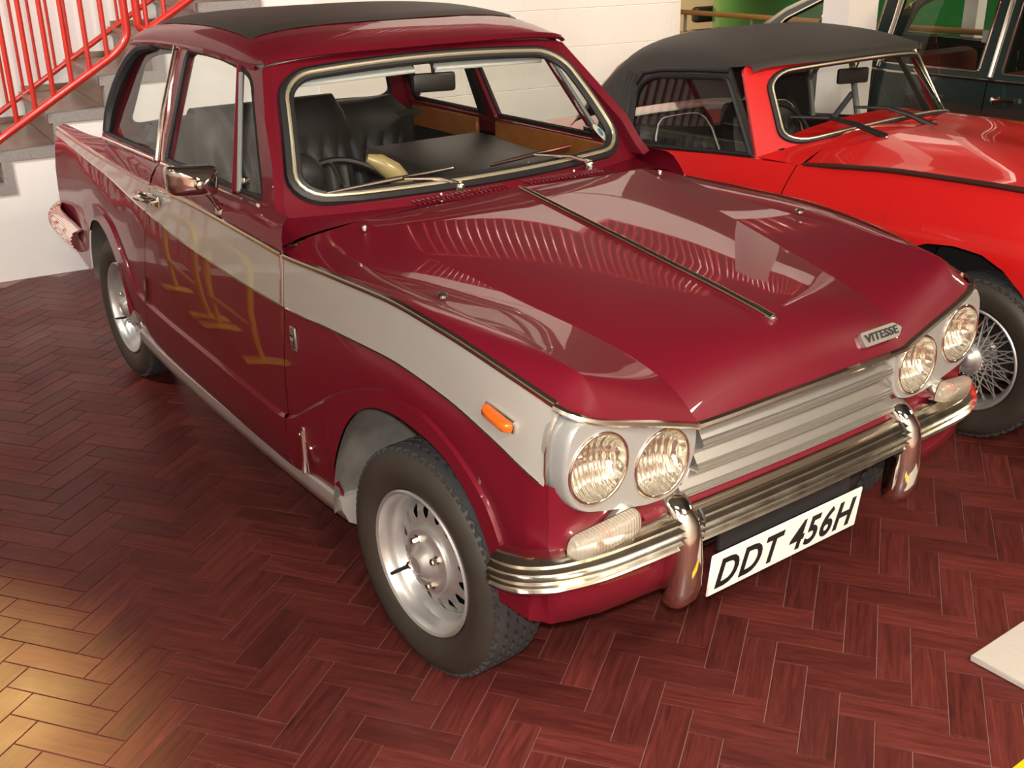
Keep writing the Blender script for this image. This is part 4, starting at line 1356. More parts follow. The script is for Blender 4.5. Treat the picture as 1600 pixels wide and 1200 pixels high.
# --- wheels
def wheel(kind, parent, loc, rz, side, R0=.277, rr=.177):
    """side -1: outer face towards -y. returns Empty"""
    e = bpy.data.objects.new('wheel', None); COL.objects.link(e); e.parent = parent; e.location = loc; e.rotation_euler = (0, 0, rz); e.empty_display_size = .1
    w = .142
    f = 1 if side < 0 else -1
    # tyre: h measured from the rim lip (0) inwards (+y)
    prof = [(rr-.004, .012), (rr+.003, .002), (rr+.018, -.006), (rr+.040, -.012), (rr+.058, -.012), (rr+.078, -.006), (R0-.012, .004), (R0-.005, .012), (R0-.006, .018)]
    prof += [(R0-.007, w*.5), (R0-.006, w-.03), (R0-.010, w-.018), (rr+.06, w+.006), (rr+.02, w), (rr-.004, w-.012), (rr-.02, w-.02)]
    ty = mesh('tyre', *lathe([(r, h*f) for r, h in prof], 72, 'y'), SIDEW, e, sharp=50, recalc=True)
    # tread ribs with zigzag edges
    g = G()
    nz = 54
    ribs = [(.008, .030), (.036, .056), (.062, .080), (.086, .106), (.112, .132)]
    for a0, a1 in ribs:
        rows = []
        for k, (hh_, rad_) in enumerate(((a0, R0-.008), (a0+.001, R0), (a1-.001, R0), (a1, R0-.008))):
            row = []
            for j in range(nz*2):
                z = .0028*(1 if j % 2 else -1)
                a = 2*PI*j/(nz*2)
                edge = -.006 if hh_ < .012 or hh_ > .128 else 0
                row.append(((rad_+edge*.4)*math.cos(a), (hh_+z)*f, (rad_+edge*.4)*math.sin(a)))
            rows.append(row)
        g.add(*grid(rows, closed_u=True))
    g.obj('tread', TYRE, ty, kind='stuff', sharp=25, recalc=True)
    # shoulder lugs
    g = G()
    for j in range(84):
        a = 2*PI*j/84
        V, F = box((0, 0, 0), (.011, .012, .010))
        m = Matrix.Rotation(-a, 3, 'Y')
        V = [tuple(m @ Vector((v[0], v[1]*.8, v[2]+R0-.0125))) for v in V]
        V = [(v[0], v[1]+.0075*f, v[2]) for v in V]
        g.add(V, F)
    g.obj('shoulder_lugs', TYRE, ty, kind='stuff', smooth=False)
    if kind == 'steel':
        rp_ = [(rr-.012, .03), (rr-.004, .010), (rr, .0), (rr-.004, -.004), (rr-.010, .0), (rr-.013, .010), (rr-.018, .020), (rr-.024, .024), (rr-.030, .034), (rr-.036, .062), (rr-.042, .070)]
        rim = mesh('rim', *lathe([(r, h*f) for r, h in rp_], 72, 'y'), RIM, e, sharp=35, recalc=True)
        ro_, rin = rr-.040, .074

        def dpt(rd, a):
            h = float(np.interp(rd, [.072, .082, .090, .100, .118, .130, .140], [.026, .028, .034, .035, .038, .046, .062]))
            return (rd*math.cos(a), h*f, rd*math.sin(a))
        nh = 16
        g = G(); g2 = G()
        for k in range(nh):
            a0 = 2*PI*(k+.5)/nh; da = PI/nh
            outer = []; 
            for t in np.linspace(-1, 1, 7)[:-1]: outer.append((.140, a0+t*da))
            for t in np.linspace(1, -1, 7)[:-1]: outer.append((.076+.064*(t+1)/2, a0+da))
            for t in np.linspace(1, -1, 7)[:-1]: outer.append((.076, a0+t*da))
            for t in np.linspace(-1, 1, 7)[:-1]: outer.append((.076+.064*(t+1)/2, a0-da))
            inner = []
            for (rd, a) in outer:
                b = math.atan2((a-a0)*.115/.022, (rd-.1150)/.030)
                inner.append((.1150+.0165*math.cos(b), a0+.0120*math.sin(b)/.1150))
            rows = []
            for m in (0, .45, .8, 1):
                rows.append([dpt(o_[0]+(i_[0]-o_[0])*m, o_[1]+(i_[1]-o_[1])*m) for o_, i_ in zip(outer, inner)])
            lipr = [(p_[0], p_[1]+.003*f, p_[2]) for p_ in rows[-1]]
            g.add(*grid(rows, closed_u=True)); g.add(*grid([rows[-1], lipr], closed_u=True))
        g.obj('wheel_disc', RIM, rim, sharp=50, recalc=True)
        mesh('brake_drum', *lathe([(0.001, .070*f), (.133, .070*f), (.133, .12*f)], 40, 'y'), DRUM, e)
        hp = [(.0785, .042), (.080, .036), (.077, .032), (.068, .030), (.058, .031), (.048, .027), (.038, .016), (.030, .006), (.024, .001), (.021, .0), (.020, .003), (.014, .002), (.001, .002)]
        hub = mesh('hub_plate', *lathe([(r, (h-.013)*f) for r, h in hp], 48, 'y'), RIM, e, sharp=40, recalc=True)
        for k in range(4):
            a = PI/2*k+.5
            cx_, cz_ = .054*math.cos(a), .054*math.sin(a)
            V, F = lathe([(.0125, .032), (.0125, .026), (.0085, .026), (.0085, .014), (.0065, .011), (.001, .011)], 6, 'y')
            mesh('wheel_nut', [(v[0]+cx_, (v[1]-.013)*f, v[2]+cz_) for v in V], F, CHROME_W, hub, sharp=30, recalc=True)
        a = math.radians(214 if side < 0 else 34)
        mesh('valve', *tube([(.137*math.cos(a), .045*f, .137*math.sin(a)), (.134*math.cos(a), .012*f, .134*math.sin(a)), (.128*math.cos(a), -.010*f, .128*math.sin(a))], [.005, .005, .004], 8), RUBBER, e)
    else:
        rp_ = [(rr-.012, .03), (rr-.004, .010), (rr, .0), (rr-.004, -.003), (rr-.010, .0), (rr-.014, .012), (rr-.020, .020), (rr-.026, .035), (rr-.030, .07), (rr-.026, .115), (rr-.006, .14)]
        rim = mesh('rim', *lathe([(r, h*f) for r, h in rp_], 64, 'y'), RIM, e, sharp=35, recalc=True)
        hubp = [(.001, -.022), (.012, -.022), (.020, -.020), (.030, -.014), (.036, -.004), (.040, .0), (.052, .006), (.054, .014), (.042, .020), (.040, .09), (.06, .11)]
        hub = mesh('hub', *lathe([(r, h*f) for r, h in hubp], 32, 'y'), RIM, e, sharp=40, recalc=True)
        sp = []
        for k in range(24):
            a = 2*PI*k/24
            for dirn in (1, -1):
                b = a+dirn*.42
                sp.append(((.052*math.cos(a), .010*f, .052*math.sin(a)), ((rr-.028)*math.cos(b), .05*f, (rr-.028)*math.sin(b))))
        for k in range(12):
            a = 2*PI*(k+.5)/12
            for dirn in (1, -1):
                b = a+dirn*.55
                sp.append(((.041*math.cos(a), .085*f, .041*math.sin(a)), ((rr-.018)*math.cos(b), .016*f, (rr-.018)*math.sin(b))))
        for p, q in sp:
            mesh('spoke', *tube([p, q], .0022, 5), RIM, hub)
        mesh('brake_drum', *lathe([(0.001, .10*f), (.11, .10*f), (.11, .13*f)], 30, 'y'), DARK, e)
    return e


wheel('steel', car, (.019, -.688, .277), math.radians(3.2), -1)
wheel('steel', car, (.019, .688, .277), math.radians(3.2), 1)
wheel('steel', car, (-2.235, -.606, .277), 0, -1)
wheel('steel', car, (-2.235, .606, .277), 0, 1)

# --- door furniture and mirror
for s in (1, -1):
    key = 'R' if s == 1 else 'L'
    yb = float(fyC(-1.45))+.012
    h = mesh('door_handle', *rbox((-1.50, -s*(yb+.004), .846), (.17, .008, .036), .004, 2), CHROME, doors[key])
    mesh('handle_grip', *tube([(-1.575, -s*(yb+.012), .846), (-1.56, -s*(yb+.030), .848), (-1.50, -s*(yb+.034), .850), (-1.455, -s*(yb+.030), .850), (-1.445, -s*(yb+.010), .850)], [.009, .011, .010, .008, .006], 8), CHROME, h)
    mesh('lock_button', *lathe([(0.001, -.026), (.008, -.025), (.009, -.012), (.009, 0)], 14, 'y', (-1.43, -s*yb, .848)) if s == 1 else lathe([(0.001, .026), (.008, .025), (.009, .012), (.009, 0)], 14, 'y', (-1.43, -s*yb, .848)), CHROME, h)
mc = np.array([-.92, -.752, 1.002])
rows = []
for x, k in ((-.026, .985), (-.020, 1.0), (-.006, 1.0), (.008, .95), (.020, .80), (.030, .55), (.036, .28), (.038, .02)):
    rows.append([(mc[0]+x+.10*a, mc[1]+a*k, mc[2]+b*k-.10*a) for a, b in resample(rpoly([(-.066, -.037), (.058, -.040), (.068, .030), (.060, .040), (-.062, .040), (-.068, .030)], .022, 4), 44)])
mir = mesh('door_mirror', *grid(rows, closed_u=True), CHROME, doors['R'], recalc=True)
V = [(p[0]-.001, p[1], p[2]) for p in rows[0]]
mesh('mirror_glass', V, [tuple(range(len(V)))], REFL, mir, smooth=False)
mesh('mirror_stalk', *tube([(-.895, -.752, .998), (-.905, -.72, .965), (-.935, -.692, .930), (-.950, -.676, .915)], [.006, .009, .009, .012], 10), CHROME, mir)
mesh('stalk_foot', *lathe([(0.001, .016), (.014, .013), (.021, .004), (.022, -.012)], 18, 'z', (-.955, -.668, .912)), CHROME, mir)
mesh('stalk_boss', *lathe([(0.001, .014), (.010, .012), (.014, 0), (.012, -.01)], 14, 'x', (-.886, -.752, 1.0)), CHROME, mir)

# --- rear bumper
rb0 = [(-2.62, .632, .462), (-2.75, .634, .478), (-2.90, .630, .492), (-3.0, .60, .498), (-3.08, .54, .50), (-3.12, .40, .50), (-3.13, 0, .50)]
rbc = curve3(rb0, 40)
path = [(p[0], -p[1], p[2]) for p in rbc]+[(p[0], p[1], p[2]) for p in rbc[-2::-1]]


def rbn(i, p, t):
    h = Vector((t.y, -t.x, 0)).normalized()
    if h.dot(Vector((p.x+2.3, p.y, 0))) < 0: h = -h
    return (h, Vector((0, 0, 1)))


mesh('rear_bumper', *sweep(path, bprof, nfun=rbn), CHROME, car, sharp=50, recalc=True)
mesh('tail_lamp', *rbox((-3.02, -.50, .70), (.05, .09, .12), .012, 2), AMBERLENS, car)
mesh('tail_lamp', *rbox((-3.02, .50, .70), (.05, .09, .12), .012, 2), AMBERLENS, car)
mesh('exhaust', *tube([(-2.4, -.33, .24), (-2.9, -.34, .23), (-3.08, -.34, .22)], .020, 12), STEEL, car)

# --- interior
g = G(); rows = [[roofp(x, a, -.022) for a in AA[2:-2]] for x in RX[1:-1]]
rows = [[(p[0], p[1]*.975, p[2]) for p in r] for r in rows]
mesh('headlining', *grid(rows), LINER, car)
for s in (1, -1):
    y = -s*.235
    V, F = rbox((0, 0, 0), (.10, .40, .014), .006, 2, Matrix.Rotation(math.radians(22), 3, 'Y'))
    mesh('sun_visor', [(v[0]-1.00, v[1]+y, v[2]+1.238-.02*abs(v[1]+y)) for v in V], F, VISOR, car)


def seat(y0, hw, zb, zt, xb, name, lean=.10, pleats=9, mat=LEATHER, roll=True):
    t = G()
    # back: pleated surface
    rows = []
    n = pleats*6
    for k in range(15):
        f = k/14
        z = zb+(zt-zb)*f
        x = xb-lean*(f)
        edge = 1-.10*max(0, (f-.85)/.15)**2
        row = []
        for j in range(n+1):
            u = -1+2*j/n
            pl_ = .022*abs(math.sin(PI*j/6))**.7 if (.10 < f < .72 and abs(u) < .86) else .012
            th_ = .045*(1-abs(u)**6)+pl_
            if f > .74: th_ += .012*math.sin(PI*min(1, (f-.74)/.26))
            row.append((x+th_, y0+u*hw*edge, z))
        rows.append(row)
    V, F = grid(rows); t.add(V, F)
    back = [[(p[0]*0+xb-lean*(i/14)-.065*(1-.5*max(0, i/14-.8)*5*.4), p[1], p[2]) for p in r] for i, r in enumerate(rows)]
    t.add(*grid(back, flip=True))
    # close top and sides
    t.add(*grid([rows[-1], [(p[0]-.02, p[1], p[2]+.014) for p in rows[-1]], [(p[0]+.02, p[1], p[2]+.012) for p in back[-1]], back[-1]]))
    t.add(*grid([[r[0] for r in rows], [b[0] for b in back]])); t.add(*grid([[r[-1] for r in rows], [b[-1] for b in back]], flip=True))
    return t


dr = seat(-.315, .262, .52, 1.10, -1.30, 'front_seat')
s1 = dr.obj('front_seat', LEATHER, car, sharp=40, recalc=True)
mesh('seat_cushion', *rbox((-1.05, -.295, .50), (.50, .52, .14), .05, 3), LEATHER, s1)
# passenger seat with its back folded forward
V, F = rbox((0, 0, 0), (.52, .50, .10), .035, 3, Matrix.Rotation(math.radians(3), 3, 'Y'))
s2 = mesh('front_seat', [(v[0]-1.20, v[1]+.285, v[2]+.86) for v in V], F, LEATHER, car)
mesh('seat_cushion', *rbox((-1.08, .285, .55), (.50, .50, .20), .05, 3), LEATHER, s2)
mesh('seat_frame', *rbox((-1.30, .285, .72), (.10, .46, .26), .03, 2), LEATHER, s2)
rs = seat(0, .54, .45, .985, -1.86, 'rear_seat', .12, 14)
s3 = rs.obj('rear_seat', LEATHER, car, sharp=40, recalc=True)
mesh('seat_cushion', *rbox((-1.70, 0, .48), (.45, 1.06, .14), .05, 3), LEATHER, s3)
mesh('parcel_shelf', *box((-2.06, 0, .93), (.28, 1.14, .02)), LEATHER, car, smooth=False)
# dashboard
db = mesh('dashboard', *rbox((-.80, 0, .885), (.20, 1.06, .06), .02, 2), BLACK, car)
mesh('dash_panel', *rbox((-.895, 0, .81), (.02, 1.02, .13), .006, 1), WOOD_T, db)
bm = bmesh.new(); bmesh.ops.create_uvsphere(bm, u_segments=20, v_segments=12, radius=1); bm.verts.index_update()
V = [(v.co.x*.060-1.03, v.co.y*.078-.40, v.co.z*.075+.94) for v in bm.verts]; F = [tuple(v.index for v in f.verts) for f in bm.faces]; bm.free()
mesh('seat_bolster', V, F, LEATHER, s1)
sw = mesh('steering_wheel', *(lambda V, F: ([tuple(Vector((-.95, -.275, .83))+Matrix.Rotation(math.radians(-40), 3, 'Y') @ Vector(v)) for v in V], F))(*torus((0, 0, 0), .185, .011, 'x', 48, 8)), BLACK, car)
for a in (0, 2.3, -2.3):
    d = Vector((0, math.sin(a), math.cos(a)))*.18
    m = Matrix.Rotation(math.radians(-40), 3, 'Y')
    c0 = Vector((-.95, -.275, .83))
    mesh('wheel_spoke', *tube([tuple(c0+m @ Vector((.03, 0, 0))), tuple(c0+m @ d)], .008, 6), CHROME, sw)
mesh('column', *tube([(-.94, -.275, .825), (-.78, -.275, .76)], .028, 10), BLACK, sw)
# tan tube shaped and coloured as the pale reflection beside the wheel
mesh('cowl_reflection', *tube([(-.885, -.255, 1.005), (-.875, -.225, .992), (-.865, -.185, .960), (-.855, -.155, .92), (-.85, -.14, .88)], [.012, .024, .030, .030, .022], 12), pm('tan_reflection', (.40, .30, .13), .3, 0, .4), db)
for s in (1, -1):
    mesh('cowl_side', *rbox((-.583, s*.651, .848), (.066, .058, .052), .004, 1), MAROON, sc)
# rear-view mirror
V, F = rbox((0, 0, 0), (.020, .135, .056), .009, 2, Matrix.Rotation(math.radians(-14), 3, 'Z'))
rm = mesh('rear_view_mirror', [(v[0]-.985, v[1]+.045, v[2]+1.178) for v in V], F, BLACK, car)
mesh('mirror_arm', *tube([(-.985, .045, 1.19), (-.975, .035, 1.23), (-.99, .025, 1.262)], .006, 6), BLACK, rm)
for s in (1, -1):
    key = 'R' if s == 1 else 'L'
    V, F = rbox((-1.13, -s*.612, .905), (.66, .016, .085), .004, 1)
    mesh('door_capping', V, F, WOOD_T, doors[key])
    mesh('door_card', *box((-1.10, -s*.615, .65), (.86, .012, .44)), LEATHER, doors[key], smooth=False)
    V, F = rbox((-1.79, -s*.600, .905), (.46, .016, .085), .004, 1)
    mesh('quarter_capping', V, F, WOOD_T, quart[key])
    mesh('quarter_card', *box((-1.79, -s*.605, .65), (.46, .012, .44)), LEATHER, quart[key], smooth=False)
    mesh('window_catch', *rbox((-.93, -s*.612, .985), (.05, .02, .02), .005, 2), CHROME, doors[key])
    mesh('window_winder', *tube([(-1.30, -s*.60, .78), (-1.30, -s*.57, .78), (-1.24, -s*.565, .74), (-1.24, -s*.545, .74)], .008, 6), CHROME, doors[key])
    mesh('pillar_trim', *rbox((-1.52, -s*.545, 1.11), (.05, .012, .32), .004, 1, Matrix.Rotation(s*math.radians(-20), 3, 'X')), BLACK, quart[key])

# ------------------------------------------------------------------ the red open sports car
SY = 2.13
sp = empty('sports_car', (0, SY, 0), 'bright red open two-seater sports car with a black soft top and wire wheels', 'car')
so = (0, SY, 0)


def sm(name, VF, mat, par=None, **k):
    V, F = VF
    par = par or sp
    V = [(v[0]-so[0], v[1]-so[1], v[2]-so[2]) for v in V]
    return mesh(name, V, F, mat, par, **k)


AS = [(-.335, .28), (-.318, .40), (-.28, .52), (-.225, .585), (-.155, .613), (-.06, .624), (.04, .616), (.118, .583), (.19, .52), (.25, .42), (.29, .28)]
ARS = [(-2.36, .30), (-2.34, .42), (-2.28, .53), (-2.17, .60), (-2.04, .62), (-1.91, .60), (-1.80, .53), (-1.745, .42), (-1.73, .28)]
sT = pchip([-2.75, -2.3, -1.9, -1.75, -1.4, -1.15, -.92, -.78, -.33, .09, .4, .62, .80], [.66, .715, .712, .702, .727, .746, .756, .765, .803, .812, .775, .70, .58])
sTw = pchip([-2.75, -2.3, -1.9, -1.4, -.9, -.3, .1, .4, .62, .80], [.46, .58, .605, .61, .602, .60, .595, .575, .54, .45])
sM = pchip([-2.75, -2.3, -2.1, -.80, -.4, 0, .4, .62, .8], [.66, .745, .755, .875, .868, .845, .785, .70, .58])
sH = pchip([-2.75, -2.3, -1.9, -1.0, -.3, .1, .4, .62, .80], [.54, .68, .70, .705, .71, .705, .67, .60, .48])


def sL(x):
    return float(np.interp(x, [-2.8]+[a for a, b in ARS]+[-1.729, -.3355]+[a for a, b in AS]+[.2905, .8], [.32]+[b for a, b in ARS]+[.25, .25]+[b for a, b in AS]+[.30, .32]))


def s_side(x0, x1):
    xs = set(np.round(np.arange(x0, x1, .03), 4)) | {x1}
    for A in (AS, ARS):
        for p, q in zip(A[:-1], A[1:]):
            for t in (0, .33, .66): xs.add(round(p[0]+(q[0]-p[0])*t, 4))
        xs.add(A[-1][0])
    xs |= {-1.729, -.3355, .2905}
    cols = []
    for x in sorted(v for v in xs if x0 <= v <= x1):
        zt, wt, wh, zl = float(sT(x)), float(sTw(x)), float(sH(x)), sL(x)
        col = []
        for k in range(15):
            t = k/14
            z = zt+(zl-zt)*t
            q = (zt-z)/max(.12, (zt-.58))
            if z > .58: w_ = wt+(wh-wt)*math.sin(min(1, q)*PI/2)
            else: w_ = wh-.05*((.58-z)/.33)**2
            col.append((x, SY-w_, z))
        cols.append(col)
    return cols


def s_mirror(VF):
    V, F = VF
    return [(v[0], 2*SY-v[1], v[2]) for v in V], [tuple(reversed(f)) for f in F]


def s_both(grids):
    g = G()
    for VF in grids:
        g.add(*VF); g.add(*s_mirror(VF))
    return g.V, g.F


shut = lambda z: 0
# bonnet with front wings
rows = []
for x in np.linspace(-.79, .80, 40):
    r = []
    for k in range(13):
        t = k/12
        w_ = float(sTw(x))*t
        z = float(sM(x))+(float(sT(x))-float(sM(x)))*(t**2.4)+.012*math.sin(PI*min(1, t*1.1))**2-.016*max(0, (t-.7)/.3)*(1 if t < .99 else .6)
        r.append((x, SY-w_, z))
    rows.append(r)
sb_ = sm('bonnet', s_both([grid(rows), grid(s_side(-.80, .80))]), SRED, sharp=28)
for s in (1, -1):
    pts = [(x, SY-s*(float(sTw(x))+.0), float(sT(x))+.003) for x in np.linspace(-.775, .60, 30)]
    sm('seam_trim', tube(pts, np.interp(np.linspace(0, 1, 30), [0, .1, 1], [.006, .011, .010]), 8), pm('brown_trim', (.05, .014, .010), .4), sb_)
sm('nose_panel', grid([[(.80, SY-t*.46, .58-.28*k) for t in np.linspace(1, -1, 9)] for k in (0, .5, 1)]), SRED)
sd = s_side(-1.745, -.805)
inner = [[(c[0][0], c[0][1]+.05, c[0][2]-.004), (c[0][0], c[0][1]+.012, c[0][2]+.002), c[0]] for c in sd]
for s in (1, -1):
    g = G(); g.add(*grid(sd)); g.add(*grid(inner))
    V, F = (g.V, g.F) if s == 1 else s_mirror((g.V, g.F))
    d_ = sm('door', (V, F), SRED, sharp=28)
    sm('door_card', box((-1.27, SY-s*.55, .52), (.86, .02, .42)), LEATHER, d_, smooth=False)
rows = []
for x in np.linspace(-2.75, -1.92, 20):
    rows.append([(x, SY-float(sTw(x))*t, float(sM(max(x, -2.1) if x > -2.1 else x))+(float(sT(x))-float(sM(x)))*t**2) for t in np.linspace(0, 1, 8)])
sm('rear_body', s_both([grid(rows), grid(s_side(-2.75, -1.75))]), SRED, sharp=28)
# scuttle
rows = []
for k in range(6):
    t = k/5
    rows.append([(-.79-(.13+.13*u*u)*t, SY-u*.602, .872-(.872-.762)*abs(u)**2.4+.012*t*(1-abs(u)**2)) for u in np.linspace(1, -1, 21)])
ssc = sm('scuttle', grid(rows), SRED, recalc=True)
# underside and tub
g = G(); g.add(*box((-1.3, SY, .27), (2.6, 1.22, .06))); g.add(*box((-.84, SY, .52), (.03, 1.16, .46))); g.add(*box((-1.86, SY, .50), (.03, 1.16, .42)))
g.add(*box((0.03, SY+.02, .42), (.60, .70, .38)))
g.obj('underside', DARK, None, smooth=False)
ob = bpy.data.objects['underside.001']; ob.parent = sp; ob.matrix_parent_inverse = Matrix.Translation((0, -SY, 0))
for s in (1, -1):
    pts = resample(AS, 24, closed=False)
    rows = [[(x, SY-s*(.69-d), z+.02*min(1, d/.05)) for x, z in pts] for d in (0, .04, .12, .26)]
    sm('wheel_well', grid(rows), DARK)
    V = [(x, SY-s*.42, z+.02) for x, z in pts]
    sm('wheel_well', (V, [tuple(range(len(V)))]), DARK, smooth=False)


def SW(s, t, off=0.0):
    b = np.array([-.70-.25*s*s, .555*s, .878-.105*s*s]); p = np.array([-.945-.165*s*s, .505*s, 1.110-.040*s*s])
    q = b+(p-b)*t+np.array([.8, .25*s, .5])*off
    return (q[0], SY-q[1], q[2])


q0_ = ring(1.09, -.06, 1.08, .05, .05); q1_ = ring(1.04, -.03, 1.02, .1, .12); q2_ = ring(.96, .05, .95, .16, .20)
swf = sm('windscreen_frame', grid([[SW(s, t, -.02) for s, t in q0_], [SW(s, t, 0) for s, t in q0_], [SW(s, t, 0) for s, t in q1_], [SW(s, t, 0) for s, t in q2_]], closed_u=True), SRED, recalc=True, sharp=40)
sm('rubber_seal', tube([SW(s, t, .002) for s, t in ring(.955, .055, .945, .16, .2)], .012, 8, closed=True), RUBBER, swf)
sm('trim_strip', tube([SW(s, t, .012) for s, t in ring(.945, .065, .935, .16, .2)], .0045, 8, closed=True), BRASSY, swf)
sm('windscreen_glass', grid([[SW(s*k, .5+(t-.5)*k) for s, t in ring(.945, .065, .935, .16, .2)] for k in (1, .8, .6, .4, .2, .02)], closed_u=True), GLASS, sp, sharp=180)
# black seal along the base of the screen
sm('screen_base_seal', tube([(p[0]+.018, p[1], p[2]-.004) for p in [SW(s, -.055, .004) for s in np.linspace(1.05, -1.05, 30)]], .014, 8), RUBBER, swf)
sm('screen_base_chrome', tube([SW(-1.09, t, .004) for t in np.linspace(-.05, .12, 5)], .014, 8), CHROME, swf)
sm('screen_edge_strip', tube([SW(-1.07, t, .004) for t in np.linspace(0, 1.05, 12)], .008, 8), BRASSY, swf)

# soft top
hs = [(-.952, .54, 1.090, 1.128, .165), (-1.02, .545, 1.082, 1.145, .15), (-1.20, .545, 1.066, 1.175, .10), (-1.45, .545, 1.044, 1.190, .05), (-1.70, .545, 1.020, 1.172, .02), (-1.83, .545, .995, 1.140, 0), (-1.93, .545, .955, 1.085, -.02), (-2.02, .55, .89, 1.01, -.03), (-2.12, .565, .80, .90, -.03), (-2.20, .58, .728, .77, -.03)]
rows = []
for x, w_, ze, zc, cv in curve3(hs, 40):
    r = []
    for a in np.linspace(0, PI, 25):
        c_, s_ = math.cos(a), math.sin(a)
        y = w_*math.copysign(abs(c_)**.6, c_)
        r.append((x-cv*(y/w_)**2, SY-y, ze+(zc-ze)*max(0, s_)**.85))
    rows.append(r)
fr = [(p[0]+.02, p[1], p[2]-.028) for p in rows[0]]
top = sm('soft_top', grid([fr]+rows), HOOD, recalc=True, sharp=50)
# clear rear pane sits proud of the hood fabric
pr_ = rows[27:39]
sm('rear_pane', grid([[(p[0]-.006, p[1], p[2]+.004) for p in r[2:23]] for r in pr_]), CLEARP, top, recalc=True)


def sgy(z): return .602-.165*(z-.73)/.34*1.0+.11*(z-.73)/.34


for s in (1, -1):
    fm = lambda x, z: (x, SY-s*sgy(z), z)
    OUTS = [(-1.96, .705), (-1.76, .70), (-1.745, .70), (-1.40, .725), (-1.00, .752), (-1.225, 1.075), (-1.5, 1.052), (-1.75, 1.03), (-1.86, .995), (-1.94, .92)]
    HO = rpoly([(-1.735, .712), (-1.40, .737), (-1.035, .763), (-1.222, 1.036), (-1.5, 1.018), (-1.65, 1.004), (-1.735, .95)], [.01, 0, .01, .03, .05, .08, .08])
    V, F = plate(OUTS, [HO], fm, .014, (0, -s, 0))
    sm('side_curtain', (V, F), HOOD, top, recalc=True)
    sm('window_seal', tube([fm(*p) for p in HO], .010, 8, closed=True), RUBBER, top)
    V = [(p[0], SY-s*(sgy(p[1])-.006), p[1]) for p in HO]
    sm('side_window', (V, [tuple(range(len(V)))]), GLASS, top, smooth=False)
    for kx in range(3):
        sm('hood_fold', tube([fm(-1.775-.022*kx, z) for z in (.72, .85, .95)]+[fm(-1.75-.024*kx, 1.0+.006*kx)], .010, 6), HOOD, top)
    sm('drip_rail', tube([fm(-1.74, .965), fm(-1.70, 1.015), fm(-1.6, 1.035), fm(-1.4, 1.052), fm(-1.22, 1.062)], .011, 8), RUBBER, top)
# wipers
for pv0, a_, b_ in (((-.615, 1.795, .842), (-.94, 1.63, .912), (-.75, 1.82, .886)), ((-.600, 2.085, .846), (-.82, 1.86, .938), (-.69, 2.05, .908))):
    w_ = sm('wiper_pivot', lathe([(0, .022), (.008, .020), (.012, .010), (.010, -.02)], 12, 'z', pv0), CHROME)
    mid = tuple((np.array(a_)+np.array(b_))/2+np.array([.01, 0, .012]))
    sm('wiper_arm', tube([(pv0[0], pv0[1], pv0[2]+.018), tuple((np.array(pv0)*.5+np.array(mid)*.5)+np.array([0, 0, .016])), mid], [.012, .010, .005], 6), BLACK, w_)
    sm('wiper_blade', tube([a_, mid, b_], [.005, .008, .005], 6), BLACK, w_)
# cockpit
for yy in (1.83, 2.43):
    t_ = seat(yy, .235, .36, .80, -1.66, 'seat', .12, 8)
    s_ = sm('seat', (t_.V, t_.F), LEATHER, recalc=True)
    pts = []
    for u in np.linspace(-1, 1, 17):
        pts.append((-1.66-.12*min(1, (1-abs(u)**4)*1.0+.0)+.045, yy+.235*u, .40+.405*(1-abs(u)**6)))
    sm('seat_piping', tube(pts, .0042, 6), PIPING, s_)
    sm('seat_cushion', rbox((-1.42, yy, .42), (.48, .46, .16), .06, 3), LEATHER, s_)
    sm('cushion_piping', tube([(-1.6, yy-.2, .505), (-1.3, yy-.215, .50), (-1.22, yy-.12, .50), (-1.20, yy, .50), (-1.22, yy+.12, .50), (-1.3, yy+.215, .50), (-1.6, yy+.2, .505)], .006, 6), PIPING, s_)
sdb = sm('dashboard', rbox((-.98, SY, .74), (.14, 1.10, .12), .03, 2), BLACK)
sw_ = sm('steering_wheel', (lambda V, F: ([tuple(Vector((-1.12, 1.82, .74))+Matrix.Rotation(math.radians(-20), 3, 'Y') @ Vector(v)) for v in V], F))(*torus((0, 0, 0), .185, .010, 'x', 40, 8)), BLACK)
for a in (PI/2, -PI/2, PI):
    d = Matrix.Rotation(math.radians(-20), 3, 'Y') @ (Vector((0, math.sin(a), math.cos(a)))*.18)
    sm('wheel_spoke', tube([(-1.10, 1.82, .74), tuple(Vector((-1.12, 1.82, .74))+d)], .008, 6), CHROME, sw_)
V, F = rbox((0, 0, 0), (.02, .150, .062), .009, 2, Matrix.Rotation(math.radians(-16), 3, 'Z'))
rm2 = sm('rear_view_mirror', ([(v[0]-1.035, v[1]+2.12, v[2]+1.015) for v in V], F), BLACK)
sm('mirror_stem', tube([(-1.03, 2.13, 1.04), (-1.01, 2.13, 1.10)], .004, 6), BLACK, rm2)
sm('hood_frame', tube([(-1.55, SY-.42, 1.05), (-1.5, SY, 1.15), (-1.55, SY+.46, 1.02), (-1.66, SY+.5, .90), (-1.62, SY+.5, .72)], .012, 8), GREY_F)
sm('hood_stay', tube([(-1.35, SY+.50, .70), (-1.42, SY+.49, 1.0)], .014, 8), GREY_F); sm('hood_stay', tube([(-1.40, SY+.49, .86), (-1.52, SY+.49, .70)], .014, 8), GREY_F)
for s in (1, -1):
    wheel('wire', sp, (.055, -s*.725, .272), 0, -s, R0=.272, rr=.176)
    wheel('wire', sp, (-2.04, -s*.705, .272), 0, -s, R0=.272, rr=.176)
sm('front_bumper', tube([(.62, SY-.62, .42), (.80, SY-.50, .42), (.86, SY, .42), (.80, SY+.50, .42), (.62, SY+.62, .42)], .035, 10), CHROME)
for s in (1, -1):
    sm('headlamp', lathe([(.09, -.06), (.085, 0), (.075, .01), (.04, .03), (.001, .035)], 28, 'x', (.74, SY-s*.50, .62)), CHROME)

